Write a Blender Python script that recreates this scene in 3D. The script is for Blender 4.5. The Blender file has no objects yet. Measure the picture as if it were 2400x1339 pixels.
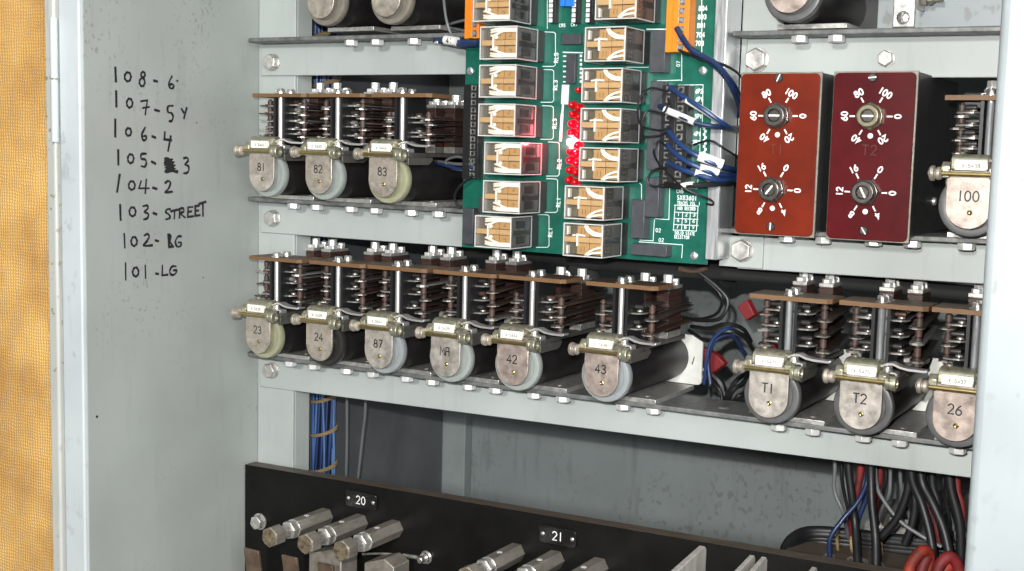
import bpy, math, random
from mathutils import Vector, Matrix
random.seed(11)
S = bpy.context.scene
COL = S.collection
PI = math.pi

# ------------------------------------------------------------------ camera
# world: x right along the rack, y into the cabinet (0 = face of the rack uprights), z up, metres
R0 = Vector((0.86059894, 0.50866717, 0.0250436))
R1 = Vector((0.07654714, -0.0805791, -0.99380458))
R2 = Vector((-0.50349777, 0.85718418, -0.1082833))
FPX = 2929.55
cd = bpy.data.cameras.new('camera')
cam = bpy.data.objects.new('camera', cd); COL.objects.link(cam)
cd.sensor_width = 36.0; cd.lens = 36.0 * FPX / 2400.0
cd.clip_start = 0.01; cd.clip_end = 50.0
m = Matrix((R0, -R1, -R2)).transposed().to_4x4()
m.translation = Vector((0, -1, 0))
cam.matrix_world = m
S.camera = cam

# ------------------------------------------------------------------ world and lamps
w = bpy.data.worlds.new('World'); S.world = w; w.use_nodes = True
bg = w.node_tree.nodes['Background']
bg.inputs[0].default_value = (0.93, 0.97, 1.0, 1); bg.inputs[1].default_value = 0.035

def lamp(name, kind, loc, target, energy, size, col=(1, 1, 1), size_y=None):
    d = bpy.data.lights.new(name, kind); d.energy = energy; d.color = col
    if kind == 'AREA':
        d.shape = 'RECTANGLE' if size_y else 'DISK'; d.size = size
        if size_y: d.size_y = size_y
    else:
        d.shadow_soft_size = size
    o = bpy.data.objects.new(name, d); COL.objects.link(o)
    o.location = loc
    o.rotation_euler = (Vector(target) - Vector(loc)).to_track_quat('-Z', 'Y').to_euler()
    return o
lamp('flash_lamp', 'POINT', (-0.03, -1.0, 0.045), (-.5, 0, 0), 38.0, 0.006, (1.0, 0.99, 0.965))
lamp('key_lamp', 'POINT', (0.12, -3.0, 0.60), (-.5, 0, 0), 190.0, 0.10, (1.0, 0.99, 0.965))  # added unseen source, evens out the flash falloff across the rack
lamp('overhead_lamp', 'AREA', (-0.55, -1.0, 1.25), (-.5, 0, -.1), 3.0, 0.4, (0.95, 0.98, 1.0), 0.3)
lamp('side_fill_lamp', 'AREA', (1.05, -1.75, 0.30), (-.8, -.1, -.1), 32.0, 0.8, (0.93, 0.97, 1.0), 1.2)  # added soft fill from the right, brightens the left wall

S.view_settings.view_transform = 'Standard'; S.view_settings.look = 'None'
S.view_settings.exposure = 0.12; S.view_settings.gamma = 1.0
S.view_settings.use_curve_mapping = False
S.cycles.use_denoising = True
S.cycles.max_bounces = 8; S.cycles.transparent_max_bounces = 32
S.cycles.caustics_reflective = False; S.cycles.caustics_refractive = False
S.cycles.sample_clamp_indirect = 4.0

# ------------------------------------------------------------------ geometry helpers
def ray(px, py):
    a = (px - 1200) / FPX; b = (py - 669.5) / FPX
    return R0 * a + R1 * b + R2
def at(px, py, Y):
    r = ray(px, py); v = r * ((1 + Y) / r.y); return Vector((v.x, Y, v.z))
def atx(px, py, X):
    r = ray(px, py); v = r * (X / r.x); return Vector((X, v.y - 1, v.z))

def V(*a): return Vector(a)

class MB:
    """collects faces in millimetres (k=.001) or metres (k=1)"""
    def __init__(s, k=0.001):
        s.v = []; s.f = []; s.mi = []; s.k = k; s.cur = 0
    def add(s, vs, fs):
        n = len(s.v); s.v += [tuple(c * s.k for c in p) for p in vs]
        s.f += [tuple(i + n for i in f) for f in fs]; s.mi += [s.cur] * len(fs)
        return s
    def box(s, x0, x1, y0, y1, z0, z1):
        vs = [(x, y, z) for z in (z0, z1) for y in (y0, y1) for x in (x0, x1)]
        return s.add(vs, [(0, 2, 3, 1), (4, 5, 7, 6), (0, 1, 5, 4), (2, 6, 7, 3), (0, 4, 6, 2), (1, 3, 7, 5)])
    def rings(s, rings, cap0=True, cap1=True, closed=True):
        n = len(rings[0]); vs = [p for r in rings for p in r]; fs = []
        for i in range(len(rings) - 1):
            for j in range(n if closed else n - 1):
                a = i * n + j; b = i * n + (j + 1) % n
                fs.append((a, b, b + n, a + n))
        if cap0: fs.append(tuple(reversed(range(n))))
        if cap1: fs.append(tuple(range((len(rings) - 1) * n, len(rings) * n)))
        return s.add(vs, fs)
    def lathe(s, p, d, prof, n=28, rot=0.0, cap0=True, cap1=True):
        """prof: list of (t along d, radius)"""
        p = Vector(p); d = Vector(d).normalized()
        u = d.orthogonal().normalized() if abs(d.z) > .99 else Vector((0, 0, 1)).cross(d).normalized()
        w_ = d.cross(u)
        rr = []
        for t, r in prof:
            rr.append([tuple(p + d * t + (u * math.cos(a) + w_ * math.sin(a)) * r)
                       for a in [rot + 2 * PI * j / n for j in range(n)]])
        return s.rings(rr, cap0, cap1)
    def cyl(s, p0, p1, r, n=24, r1=None, rot=0.0):
        p0 = Vector(p0); p1 = Vector(p1); L = (p1 - p0).length
        return s.lathe(p0, p1 - p0, [(0, r), (L, r if r1 is None else r1)], n, rot)
    def hexb(s, p, d, r, h, rot=0.0):
        c = r * .1
        return s.lathe(p, d, [(0, r), (h - c, r), (h, r * .9)], 6, rot)
    def prism(s, poly, plane, d0, d1):
        """poly: 2d points; plane 'xz' (extruded along y), 'yz' (along x), 'xy' (along z)"""
        def P(a, b, d):
            return {'xz': (a, d, b), 'yz': (d, a, b), 'xy': (a, b, d)}[plane]
        ar = sum(poly[i][0] * poly[(i + 1) % len(poly)][1] - poly[(i + 1) % len(poly)][0] * poly[i][1] for i in range(len(poly)))
        if ar < 0: poly = list(reversed(poly))
        if plane == 'xz': d0, d1 = d1, d0
        return s.rings([[P(a, b, d0) for a, b in poly], [P(a, b, d1) for a, b in poly]])
    def tube(s, pts, r, n=8, sub=6, smooth=True):
        pts = [Vector(p) for p in pts]
        if smooth and len(pts) > 2:
            q = []
            for i in range(len(pts) - 1):
                p0 = pts[max(i - 1, 0)]; p1 = pts[i]; p2 = pts[i + 1]; p3 = pts[min(i + 2, len(pts) - 1)]
                for k in range(sub):
                    t = k / sub
                    q.append(.5 * ((2 * p1) + (p2 - p0) * t + (2 * p0 - 5 * p1 + 4 * p2 - p3) * t * t + (3 * p1 - p0 - 3 * p2 + p3) * t ** 3))
            q.append(pts[-1]); pts = q
        u = None; rr = []
        for i, p in enumerate(pts):
            d = (pts[min(i + 1, len(pts) - 1)] - pts[max(i - 1, 0)])
            if d.length < 1e-9: continue
            d.normalize()
            if u is None: u = d.orthogonal().normalized()
            u = (u - d * u.dot(d)).normalized()
            w_ = d.cross(u)
            rr.append([tuple(p + (u * math.cos(a) + w_ * math.sin(a)) * r) for a in [2 * PI * j / n for j in range(n)]])
        return s.rings(rr)
    def ribbon(s, pts, w, nrm, th=0.0):
        """flat ink stroke of width w along 3-d points lying in a plane with normal nrm"""
        pts = [Vector(p) for p in pts]; nrm = Vector(nrm)
        L = []; Rr = []
        closed = (pts[0] - pts[-1]).length < 1e-9 and len(pts) > 3
        n = len(pts)
        for i in range(n):
            a = pts[i] - pts[i - 1] if i else (pts[-1] - pts[-2] if closed else pts[1] - pts[0])
            b = pts[i + 1] - pts[i] if i < n - 1 else (pts[1] - pts[0] if closed else pts[-1] - pts[-2])
            a = a.normalized(); b = b.normalized()
            t = a + b
            if t.length < .2: t = b
            t.normalize(); side = nrm.cross(t).normalized()
            k = 1 / max(.55, abs(side.dot(nrm.cross(b).normalized())))
            e = Vector((0, 0, 0))
            if not closed and i == 0: e = -b * w * .25
            if not closed and i == n - 1: e = a * w * .25
            wi = w * (1 + th * math.sin(i * .8 + w * 9e3 + pts[0].y * 300))
            L.append(tuple(pts[i] + e + side * wi * .5 * k)); Rr.append(tuple(pts[i] + e - side * wi * .5 * k))
        vs = L + Rr
        return s.add(vs, [(i, n + i, n + i + 1, i + 1) for i in range(n - 1)])
    def mesh(s, name):
        me = bpy.data.meshes.new(name); me.from_pydata(s.v, [], s.f)
        for p, i in zip(me.polygons, s.mi): p.material_index = i
        me.polygons.foreach_set('use_smooth', [True] * len(me.polygons))
        me.update()
        me.set_sharp_from_angle(angle=math.radians(38))
        return me

def link(name, me, mats, parent=None, loc=None, bev=0.0, seg=2):
    if not isinstance(mats, (list, tuple)): mats = [mats]
    if len(me.materials) == 0:
        for x in mats: me.materials.append(x)
    o = bpy.data.objects.new(name, me); COL.objects.link(o)
    if parent is not None: o.parent = parent
    if loc is not None: o.location = loc
    if bev:
        b = o.modifiers.new('bevel', 'BEVEL'); b.width = bev * .001; b.segments = seg
        b.limit_method = 'ANGLE'; b.angle_limit = math.radians(40); b.harden_normals = False
    return o
def obj(name, mb, mats, parent=None, loc=None, bev=0.0, seg=2):
    return link(name, mb.mesh(name), mats, parent, loc, bev, seg)
def thing(name, label, cat, loc=(0, 0, 0), group=None):
    o = bpy.data.objects.new(name, None); COL.objects.link(o); o.location = loc
    o.empty_display_size = .01
    return tag(o, label, cat, group)
def tag(o, label, cat, group=None):
    o['label'] = label; o['category'] = cat
    if group: o['group'] = group
    return o

# ------------------------------------------------------------------ stroke lettering
def arc(cx, cy, rx, ry, a0, a1, n=10):
    return [(cx + rx * math.cos(math.radians(a0 + (a1 - a0) * i / n)), cy + ry * math.sin(math.radians(a0 + (a1 - a0) * i / n))) for i in range(n + 1)]
G = {
 '0': [arc(.3, .5, .28, .5, 90, 450, 16)],
 '1': [[(.3, 0), (.3, 1)]],
 '2': [arc(.3, .72, .27, .28, 165, -30, 9) + [(.04, 0), (.58, 0)]],
 '3': [arc(.28, .75, .25, .25, 150, -90, 9) + arc(.28, .26, .29, .26, 90, -150, 9)],
 '4': [[(.44, 0), (.44, 1), (.02, .3), (.62, .3)]],
 '5': [[(.54, 1), (.1, 1), (.06, .56)] + arc(.28, .32, .28, .32, 120, -150, 10)],
 '6': [[(.48, .96), (.25, .75), (.06, .4)] + arc(.3, .28, .27, .28, 170, 520, 14)],
 '7': [[(.02, 1), (.58, 1), (.2, 0)]],
 '8': [arc(.3, .76, .23, .24, -90, 270, 12), arc(.3, .26, .28, .26, 90, 450, 14)],
 '9': [arc(.3, .72, .27, .28, -10, 350, 14) + [(.5, .3), (.2, 0)]],
 'A': [[(0, 0), (.3, 1), (.6, 0)], [(.12, .35), (.48, .35)]],
 'C': [arc(.34, .5, .32, .5, 50, 310, 12)],
 'D': [[(.05, 0), (.05, 1), (.25, 1)] + arc(.25, .5, .33, .5, 90, -90, 10) + [(.05, 0)]],
 'E': [[(.55, 1), (.06, 1), (.06, 0), (.55, 0)], [(.06, .52), (.45, .52)]],
 'F': [[(.55, 1), (.06, 1), (.06, 0)], [(.06, .52), (.45, .52)]],
 'G': [arc(.34, .5, .32, .5, 50, 340, 12) + [(.62, .45), (.4, .45)]],
 'H': [[(.05, 0), (.05, 1)], [(.55, 0), (.55, 1)], [(.05, .5), (.55, .5)]],
 'I': [[(.3, 0), (.3, 1)]],
 'K': [[(.06, 0), (.06, 1)], [(.55, 1), (.08, .45)], [(.2, .55), (.56, 0)]],
 'L': [[(.08, 1), (.08, 0), (.55, 0)]],
 'M': [[(0, 0), (.05, 1), (.32, .35), (.6, 1), (.64, 0)]],
 'N': [[(.04, 0), (.04, 1), (.56, 0), (.56, 1)]],
 'O': [arc(.3, .5, .3, .5, 90, 450, 16)],
 'P': [[(.06, 0), (.06, 1), (.3, 1)] + arc(.3, .74, .26, .26, 90, -90, 8) + [(.06, .48)]],
 'R': [[(.06, 0), (.06, 1), (.3, 1)] + arc(.3, .74, .26, .26, 90, -90, 8) + [(.08, .48)], [(.26, .46), (.58, 0)]],
 'S': [arc(.3, .75, .25, .25, 40, 270, 9) + arc(.3, .25, .27, .25, 90, -150, 9)],
 'T': [[(0, 1), (.6, 1)], [(.3, 1), (.3, 0)]],
 'V': [[(0, 1), (.3, 0), (.6, 1)]],
 'X': [[(.02, 1), (.58, 0)], [(.58, 1), (.02, 0)]],
 'a': [[(.04, 0), (.1, 1), (.52, 1), (.56, 0)], [(.06, .5), (.55, .5)]],
 '-': [[(.1, .45), (.5, .45)]], '.': [[(.25, 0), (.3, .1)]], ' ': []}
def text(mb, st, o, u, v, h, w, nrm, align=.5, pitch=.82, off=.06, slant=0.0, jit=0.0):
    """strokes of st centred (align .5) at o; off lifts them clear of the surface (mb units)"""
    o = Vector(o); u = Vector(u).normalized(); v = Vector(v).normalized(); nrm = Vector(nrm).normalized()
    n = len(st); adv = [(.5 if c in '1I.' else .62) for c in st]
    gap = pitch - .6
    tot = sum(adv) + gap * (n - 1); x = -tot * align; k = 0
    for c, a in zip(st, adv):
        dx = x - (.05 if c in '1I.' else 0)
        jy = random.uniform(-jit, jit)
        for pl in G[c]:
            mb.ribbon([o + u * ((dx + p[0] + slant * p[1]) * h) + v * ((p[1] - .5 + jy) * h) + nrm * (off + .012 * k + .0016 * i) for i, p in enumerate(pl)], w, nrm)
            k += 1
        x += a + gap

# ------------------------------------------------------------------ materials
def mat(name, col, rough=.5, metal=0.0, var=0.0, vscale=60, bump=0.0, bscale=300, coat=0.0, spec=None, var2=None, sss=0.0, rvar=0.0, aniso=None):
    m = bpy.data.materials.new(name); m.use_nodes = True
    nt = m.node_tree; N = nt.nodes; L = nt.links
    b = N['Principled BSDF']
    b.inputs['Base Color'].default_value = (*col, 1); b.inputs['Roughness'].default_value = rough
    b.inputs['Metallic'].default_value = metal
    if coat: b.inputs['Coat Weight'].default_value = coat; b.inputs['Coat Roughness'].default_value = .12
    if spec is not None: b.inputs['Specular IOR Level'].default_value = spec
    if sss:
        b.inputs['Subsurface Weight'].default_value = sss; b.inputs['Subsurface Radius'].default_value = (.004, .004, .004)
        b.inputs['Subsurface Scale'].default_value = 1.0
    tc = N.new('ShaderNodeTexCoord')
    oi = N.new('ShaderNodeObjectInfo'); vm = N.new('ShaderNodeVectorMath'); vm.operation = 'MULTIPLY_ADD'
    L.new(oi.outputs['Random'], vm.inputs[0]); vm.inputs[1].default_value = (3.1, 5.7, 4.3); L.new(tc.outputs['Object'], vm.inputs[2])
    src = vm.outputs[0]
    if aniso:
        mp = N.new('ShaderNodeMapping'); mp.inputs['Scale'].default_value = aniso; L.new(src, mp.inputs[0]); src = mp.outputs[0]
    if var or rvar:
        no = N.new('ShaderNodeTexNoise'); no.inputs['Scale'].default_value = vscale; no.inputs['Detail'].default_value = 6
        no.inputs['Roughness'].default_value = .65
        L.new(src, no.inputs['Vector'])
        cr = N.new('ShaderNodeValToRGB'); cr.color_ramp.elements[0].position = .32; cr.color_ramp.elements[1].position = .68
        c2 = var2 if var2 else tuple(c * (1 - var) for c in col)
        cr.color_ramp.elements[0].color = (*c2, 1); cr.color_ramp.elements[1].color = (*[min(1, c * (1 + var * .35)) for c in col], 1)
        L.new(no.outputs['Fac'], cr.inputs['Fac'])
        if var: L.new(cr.outputs['Color'], b.inputs['Base Color'])
        if rvar:
            mr = N.new('ShaderNodeMapRange'); mr.inputs['To Min'].default_value = max(.03, rough - rvar); mr.inputs['To Max'].default_value = rough + rvar
            mr.inputs['From Min'].default_value = .3; mr.inputs['From Max'].default_value = .7
            L.new(no.outputs['Fac'], mr.inputs['Value']); L.new(mr.outputs[0], b.inputs['Roughness'])
    if bump:
        nb = N.new('ShaderNodeTexNoise'); nb.inputs['Scale'].default_value = bscale; nb.inputs['Detail'].default_value = 4
        L.new(src, nb.inputs['Vector'])
        bp = N.new('ShaderNodeBump'); bp.inputs['Strength'].default_value = bump; bp.inputs['Distance'].default_value = .0006
        L.new(nb.outputs['Fac'], bp.inputs['Height']); L.new(bp.outputs[0], b.inputs['Normal'])
    return m

def paint_mat(name, col, spot=0.0, spotscale=220, dirt=(.16, .16, .14), dirtamt=.5, zone=None, rough=.42, thr=.60, zthr=.47):
    """aged stove enamel: slow tone drift, dark freckles gathered in patches, fine orange peel"""
    m = bpy.data.materials.new(name); m.use_nodes = True
    nt = m.node_tree; N = nt.nodes; L = nt.links; b = N['Principled BSDF']
    b.inputs['Roughness'].default_value = rough
    tc = N.new('ShaderNodeTexCoord'); src = tc.outputs['Object']
    n1 = N.new('ShaderNodeTexNoise'); n1.inputs['Scale'].default_value = 9; n1.inputs['Detail'].default_value = 5
    L.new(src, n1.inputs['Vector'])
    r1 = N.new('ShaderNodeValToRGB'); e = r1.color_ramp.elements
    e[0].position = .3; e[1].position = .72
    e[0].color = (*[c * .86 for c in col], 1); e[1].color = (*[min(1, c * 1.05) for c in col], 1)
    L.new(n1.outputs['Fac'], r1.inputs['Fac']); cur = r1.outputs['Color']
    if spot:
        n2 = N.new('ShaderNodeTexNoise'); n2.inputs['Scale'].default_value = spotscale; n2.inputs['Detail'].default_value = 2
        mp = N.new('ShaderNodeMapping'); mp.inputs['Scale'].default_value = (1, 1, .75)
        L.new(src, mp.inputs[0]); L.new(mp.outputs[0], n2.inputs['Vector'])
        n3 = N.new('ShaderNodeTexNoise'); n3.inputs['Scale'].default_value = 14 if zone is None else zone; n3.inputs['Detail'].default_value = 3
        L.new(src, n3.inputs['Vector'])
        a1 = N.new('ShaderNodeMapRange'); a1.inputs['From Min'].default_value = thr; a1.inputs['From Max'].default_value = thr + .07
        L.new(n2.outputs['Fac'], a1.inputs['Value'])
        a2 = N.new('ShaderNodeMapRange'); a2.inputs['From Min'].default_value = zthr; a2.inputs['From Max'].default_value = zthr + .15
        L.new(n3.outputs['Fac'], a2.inputs['Value'])
        mu = N.new('ShaderNodeMath'); mu.operation = 'MULTIPLY'; L.new(a1.outputs[0], mu.inputs[0]); L.new(a2.outputs[0], mu.inputs[1])
        mu2 = N.new('ShaderNodeMath'); mu2.operation = 'MULTIPLY'; L.new(mu.outputs[0], mu2.inputs[0]); mu2.inputs[1].default_value = spot
        mx = N.new('ShaderNodeMix'); mx.data_type = 'RGBA'
        L.new(mu2.outputs[0], mx.inputs['Factor']); L.new(cur, mx.inputs['A']); mx.inputs['B'].default_value = (*dirt, 1)
        cur = mx.outputs['Result']
    # vertical faint streaks / scuffs
    n4 = N.new('ShaderNodeTexNoise'); n4.inputs['Scale'].default_value = 30; n4.inputs['Detail'].default_value = 6
    mp4 = N.new('ShaderNodeMapping'); mp4.inputs['Scale'].default_value = (3.2, 3.2, .35)
    L.new(src, mp4.inputs[0]); L.new(mp4.outputs[0], n4.inputs['Vector'])
    a4 = N.new('ShaderNodeMapRange'); a4.inputs['From Min'].default_value = .58; a4.inputs['From Max'].default_value = .8
    a4.inputs['To Max'].default_value = dirtamt
    L.new(n4.outputs['Fac'], a4.inputs['Value'])
    mx4 = N.new('ShaderNodeMix'); mx4.data_type = 'RGBA'
    L.new(a4.outputs[0], mx4.inputs['Factor']); L.new(cur, mx4.inputs['A']); mx4.inputs['B'].default_value = (*[c * .6 for c in col], 1)
    L.new(mx4.outputs['Result'], b.inputs['Base Color'])
    nb = N.new('ShaderNodeTexNoise'); nb.inputs['Scale'].default_value = 520; nb.inputs['Detail'].default_value = 2
    L.new(src, nb.inputs['Vector'])
    bp = N.new('ShaderNodeBump'); bp.inputs['Strength'].default_value = .12; bp.inputs['Distance'].default_value = .0004
    L.new(nb.outputs['Fac'], bp.inputs['Height']); L.new(bp.outputs[0], b.inputs['Normal'])
    return m

PAINT = paint_mat('grey_enamel', (.405, .435, .415), spot=.0, dirtamt=.35)
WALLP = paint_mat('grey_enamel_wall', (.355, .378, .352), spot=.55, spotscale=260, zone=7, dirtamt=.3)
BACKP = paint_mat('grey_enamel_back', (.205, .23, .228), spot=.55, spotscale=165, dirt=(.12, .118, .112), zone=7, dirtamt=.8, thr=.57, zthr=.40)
FRAMEP = paint_mat('pale_enamel', (.56, .60, .61), spot=.3, spotscale=90, zone=22, dirtamt=.5)
WHITEP = paint_mat('white_enamel', (.30, .33, .34), spot=.6, spotscale=90, zone=22, dirtamt=.25)
EDGEP = paint_mat('scuffed_enamel', (.50, .51, .47), spot=.9, spotscale=160, zone=40, dirt=(.2, .17, .12), dirtamt=.8)
STEEL = mat('bright_steel', (.72, .70, .66), .28, .9, var=.35, vscale=260, rvar=.1)
POSTM = mat('post_steel', (.74, .72, .70), .32, .75)
NUTM = mat('bright_nut_zinc', (.80, .79, .76), .36, .45, var=.2, vscale=200)
ZINC = mat('zinc_plate', (.66, .64, .60), .38, .75, var=.3, vscale=180, rvar=.1, bump=.15)
NICKEL = mat('dull_nickel', (.50, .445, .37), .42, .55, var=.42, vscale=130, bump=.12, bscale=700, rvar=.12)
NICKELW = mat('pale_nickel', (.50, .455, .40), .45, .45, var=.42, vscale=120, bump=.1, bscale=700, rvar=.12)
NICKELR = mat('rosy_nickel', (.48, .39, .34), .42, .5, var=.42, vscale=120, bump=.1, bscale=700, rvar=.12)
WORN = mat('worn_nickel', (.42, .37, .31), .5, .4, var=.3, vscale=140)
OLDNI = mat('greenish_plating', (.46, .44, .33), .36, .7, var=.4, vscale=220, rvar=.12)
BRASS = mat('brass_rod', (.40, .31, .13), .3, .85, var=.25, vscale=300)
YOKE = mat('yoke_iron', (.135, .125, .11), .5, .4, var=.35, vscale=120, bump=.15)
GUNM = mat('flange_iron', (.20, .205, .195), .5, .3, var=.45, vscale=120, bump=.2, bscale=400)
BLADE = mat('tarnished_spring', (.13, .105, .09), .38, .6, var=.5, vscale=240)
RUST = mat('rusty_spring', (.10, .058, .042), .5, .4, var=.5, vscale=240)
BLADEB = mat('bright_spring', (.44, .42, .39), .36, .6, var=.3, vscale=240)
SLEEVE = mat('black_sleeve', (.03, .028, .027), .4)
PHEN = mat('phenolic_brown', (.055, .022, .017), .45, var=.35, vscale=200, coat=.2)
RODR = mat('pusher_brown', (.082, .043, .033), .55, var=.4, vscale=300)
RODD = mat('pusher_dark', (.065, .042, .034), .55, var=.4, vscale=300)
CARD = mat('paxolin_card', (.10, .06, .037), .5, var=.3, vscale=140, bump=.1, aniso=(1, 4, 12))
CARDE = mat('paxolin_edge', (.17, .088, .036), .6, var=.3, vscale=300, aniso=(.3, .3, 6))
COIL = None
NYLON = mat('white_nylon', (.30, .325, .305), .36, var=.1, vscale=90, sss=.15, coat=.2)
WNYL = mat('ivory_nylon_plate', (.74, .74, .69), .4, var=.12, vscale=90)
NYLONY = mat('yellowed_nylon', (.32, .315, .205), .36, var=.15, vscale=90, sss=.15, coat=.2)
NYLONB = mat('bluish_nylon', (.275, .30, .30), .34, var=.12, vscale=90, sss=.1, coat=.2)
DISCG = mat('grey_bobbin', (.10, .10, .10), .4, var=.25, vscale=90)
BOBB = mat('brown_grey_bobbin', (.20, .18, .145), .4, var=.25, vscale=90)
DISCK = mat('black_bobbin', (.03, .028, .026), .35, var=.3, vscale=90)
PAPER = mat('paper_label', (.80, .79, .70), .7, var=.12, vscale=160)
INK = mat('black_ink', (.012, .012, .014), .5)
INKF = mat('faded_ink', (.09, .075, .05), .6)
PENCIL = mat('pencil_ink', (.055, .05, .045), .6)
BAKE = mat('black_bakelite', (.0065, .0062, .0057), .5, var=.5, vscale=30, bump=.12, bscale=260, spec=.18)
BAKEE = mat('bakelite_edge', (.11, .085, .065), .55, var=.45, vscale=60, aniso=(1, 5, 5))
BRONZE = mat('dark_bronze', (.34, .305, .26), .42, .5, var=.35, vscale=120, bump=.1, aniso=(1, .3, 1))
BRASSW = mat('worn_brass_face', (.38, .31, .20), .4, .6, var=.6, vscale=190, var2=(.1, .07, .05))
COPPER = mat('contact_copper', (.22, .15, .105), .4, .6, var=.4, vscale=90)
CHUTE = mat('grey_fibre_board', (.42, .40, .36), .7, var=.35, vscale=90, bump=.35, bscale=420, aniso=(1, 1, .25))
TAPEK = mat('black_cloth_tape', (.012, .012, .012), .85, bump=.4, bscale=500)
WIREK = mat('black_wire', (.012, .012, .013), .48, var=.5, vscale=70, bump=.2, bscale=120)
WIREG = mat('grey_wire', (.13, .135, .14), .42)
WIREB = mat('blue_wire', (.016, .04, .125), .36)
WIREN = mat('navy_wire', (.012, .025, .075), .36)
WIRER = mat('red_wire', (.18, .013, .014), .65, var=.6, vscale=60)
WIREO = mat('orange_red_wire', (.33, .03, .012), .68, var=.75, vscale=40)
SLEEVEW = mat('white_marker_sleeve', (.72, .71, .67), .5)
TWINE = mat('waxed_twine', (.30, .21, .10), .7, bump=.4, bscale=1500)
REDTAPE = mat('red_tape', (.19, .010, .014), .5)
PCB = mat('green_solder_mask', (.010, .115, .080), .3, var=.35, vscale=60, coat=.4)
SILK = mat('white_silkscreen', (.70, .78, .75), .6)
ORANGE = mat('orange_plastic', (.80, .21, .012), .42, var=.08, vscale=80)
BLACKP = mat('black_plastic', (.012, .012, .013), .4)
GREYMOD = mat('dark_grey_plastic', (.058, .06, .068), .42, var=.3, vscale=120)
TAN = mat('tan_plastic', (.50, .295, .115), .42, var=.1, vscale=160)
TANL = mat('tan_strip', (.58, .37, .175), .4, var=.08, vscale=160)
OLIVE = mat('smoky_cavity', (.13, .105, .065), .5, var=.4, vscale=120)
WWIRE = mat('cream_wire', (.90, .87, .78), .4)
WPLAS = mat('white_plastic_and_glints', (.86, .84, .82), .4)  # white parts, and the highlights painted into the clear relays
GOLDC = mat('gilded_contact', (.62, .40, .16), .3, .8, var=.3, vscale=300)
COILG = mat('coil_tape', (.80, .79, .77), .35, var=.4, vscale=160)
ALU = mat('aluminium', (.74, .75, .76), .34, .8, var=.2, vscale=90, aniso=(6, 6, .4), rvar=.08)
BLUET = mat('blue_trimmer', (.02, .17, .60), .35)
REDP = mat('orange_red_lacquer', (.150, .0145, .0042), .3, var=.35, vscale=24, spec=.35)
REDP2 = mat('crimson_lacquer', (.082, .0042, .0062), .27, var=.35, vscale=24, spec=.35)
BOXG = mat('grey_box_steel', (.06, .062, .06), .45, .3, var=.3, vscale=60)
BOXE = mat('worn_edge', (.25, .23, .19), .5, .4, var=.3, vscale=160)
DIALM = mat('dark_bush', (.20, .185, .17), .3, .85, var=.3, vscale=200)
DIALB = mat('brassy_bush', (.40, .36, .25), .3, .85, var=.3, vscale=200)
WHITEM = mat('white_marking', (.78, .76, .72), .6)

def coil_mat():
    m = mat('black_coil_tape', (.014, .0125, .0125), .38, var=.4, vscale=60)
    nt = m.node_tree; N = nt.nodes; L = nt.links; b = N['Principled BSDF']; b.inputs['Specular IOR Level'].default_value = .3
    tc = N.new('ShaderNodeTexCoord'); wv = N.new('ShaderNodeTexWave'); wv.bands_direction = 'Y'
    wv.inputs['Scale'].default_value = 130; wv.inputs['Distortion'].default_value = 1.2; wv.inputs['Detail'].default_value = 2
    L.new(tc.outputs['Object'], wv.inputs['Vector'])
    bp = N.new('ShaderNodeBump'); bp.inputs['Strength'].default_value = .14; bp.inputs['Distance'].default_value = .0004
    L.new(wv.outputs['Fac'], bp.inputs['Height']); L.new(bp.outputs[0], b.inputs['Normal'])
    return m
COIL = coil_mat()

def clear_mat(name, tint, gl):
    m = bpy.data.materials.new(name); m.use_nodes = True
    nt = m.node_tree; N = nt.nodes; L = nt.links
    for n in list(N): N.remove(n)
    out = N.new('ShaderNodeOutputMaterial'); mx = N.new('ShaderNodeMixShader'); tr = N.new('ShaderNodeBsdfTransparent')
    g = N.new('ShaderNodeBsdfGlossy'); g.inputs['Roughness'].default_value = .12
    df = N.new('ShaderNodeBsdfDiffuse'); df.inputs['Color'].default_value = (.97, .95, .92, 1)
    ad = N.new('ShaderNodeMixShader'); ad.inputs[0].default_value = .9 if gl > .1 else .3
    fr = N.new('ShaderNodeFresnel'); fr.inputs['IOR'].default_value = 1.5
    ma = N.new('ShaderNodeMath'); ma.operation = 'MULTIPLY_ADD'; ma.inputs[1].default_value = 1.0; ma.inputs[2].default_value = gl
    tr.inputs['Color'].default_value = (*tint, 1)
    L.new(fr.outputs[0], ma.inputs[0]); L.new(ma.outputs[0], mx.inputs[0])
    L.new(g.outputs[0], ad.inputs[1]); L.new(df.outputs[0], ad.inputs[2])
    L.new(tr.outputs[0], mx.inputs[1]); L.new(ad.outputs[0], mx.inputs[2]); L.new(mx.outputs[0], out.inputs[0])
    return m
CLEAR = clear_mat('clear_plastic', (.97, .965, .945), .015)
RIM = clear_mat('clear_plastic_edge', (.98, .97, .95), .42)  # white mixed in to paint the bright refraction along the case edges

def led_mat(name, strength):
    m = mat(name, (.42, .003, .008), .18, coat=.6)
    b = m.node_tree.nodes['Principled BSDF']
    b.inputs['Emission Color'].default_value = (1, .0, .012, 1); b.inputs['Emission Strength'].default_value = strength
    return m
LEDOFF = led_mat('red_led_dim', .15); LEDON = led_mat('red_led_lit', 1.8)
LEDHOT = led_mat('red_led_bright', 200.0)
LEDHOT.node_tree.nodes['Principled BSDF'].inputs['Emission Color'].default_value = (1, .10, .14, 1)

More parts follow.
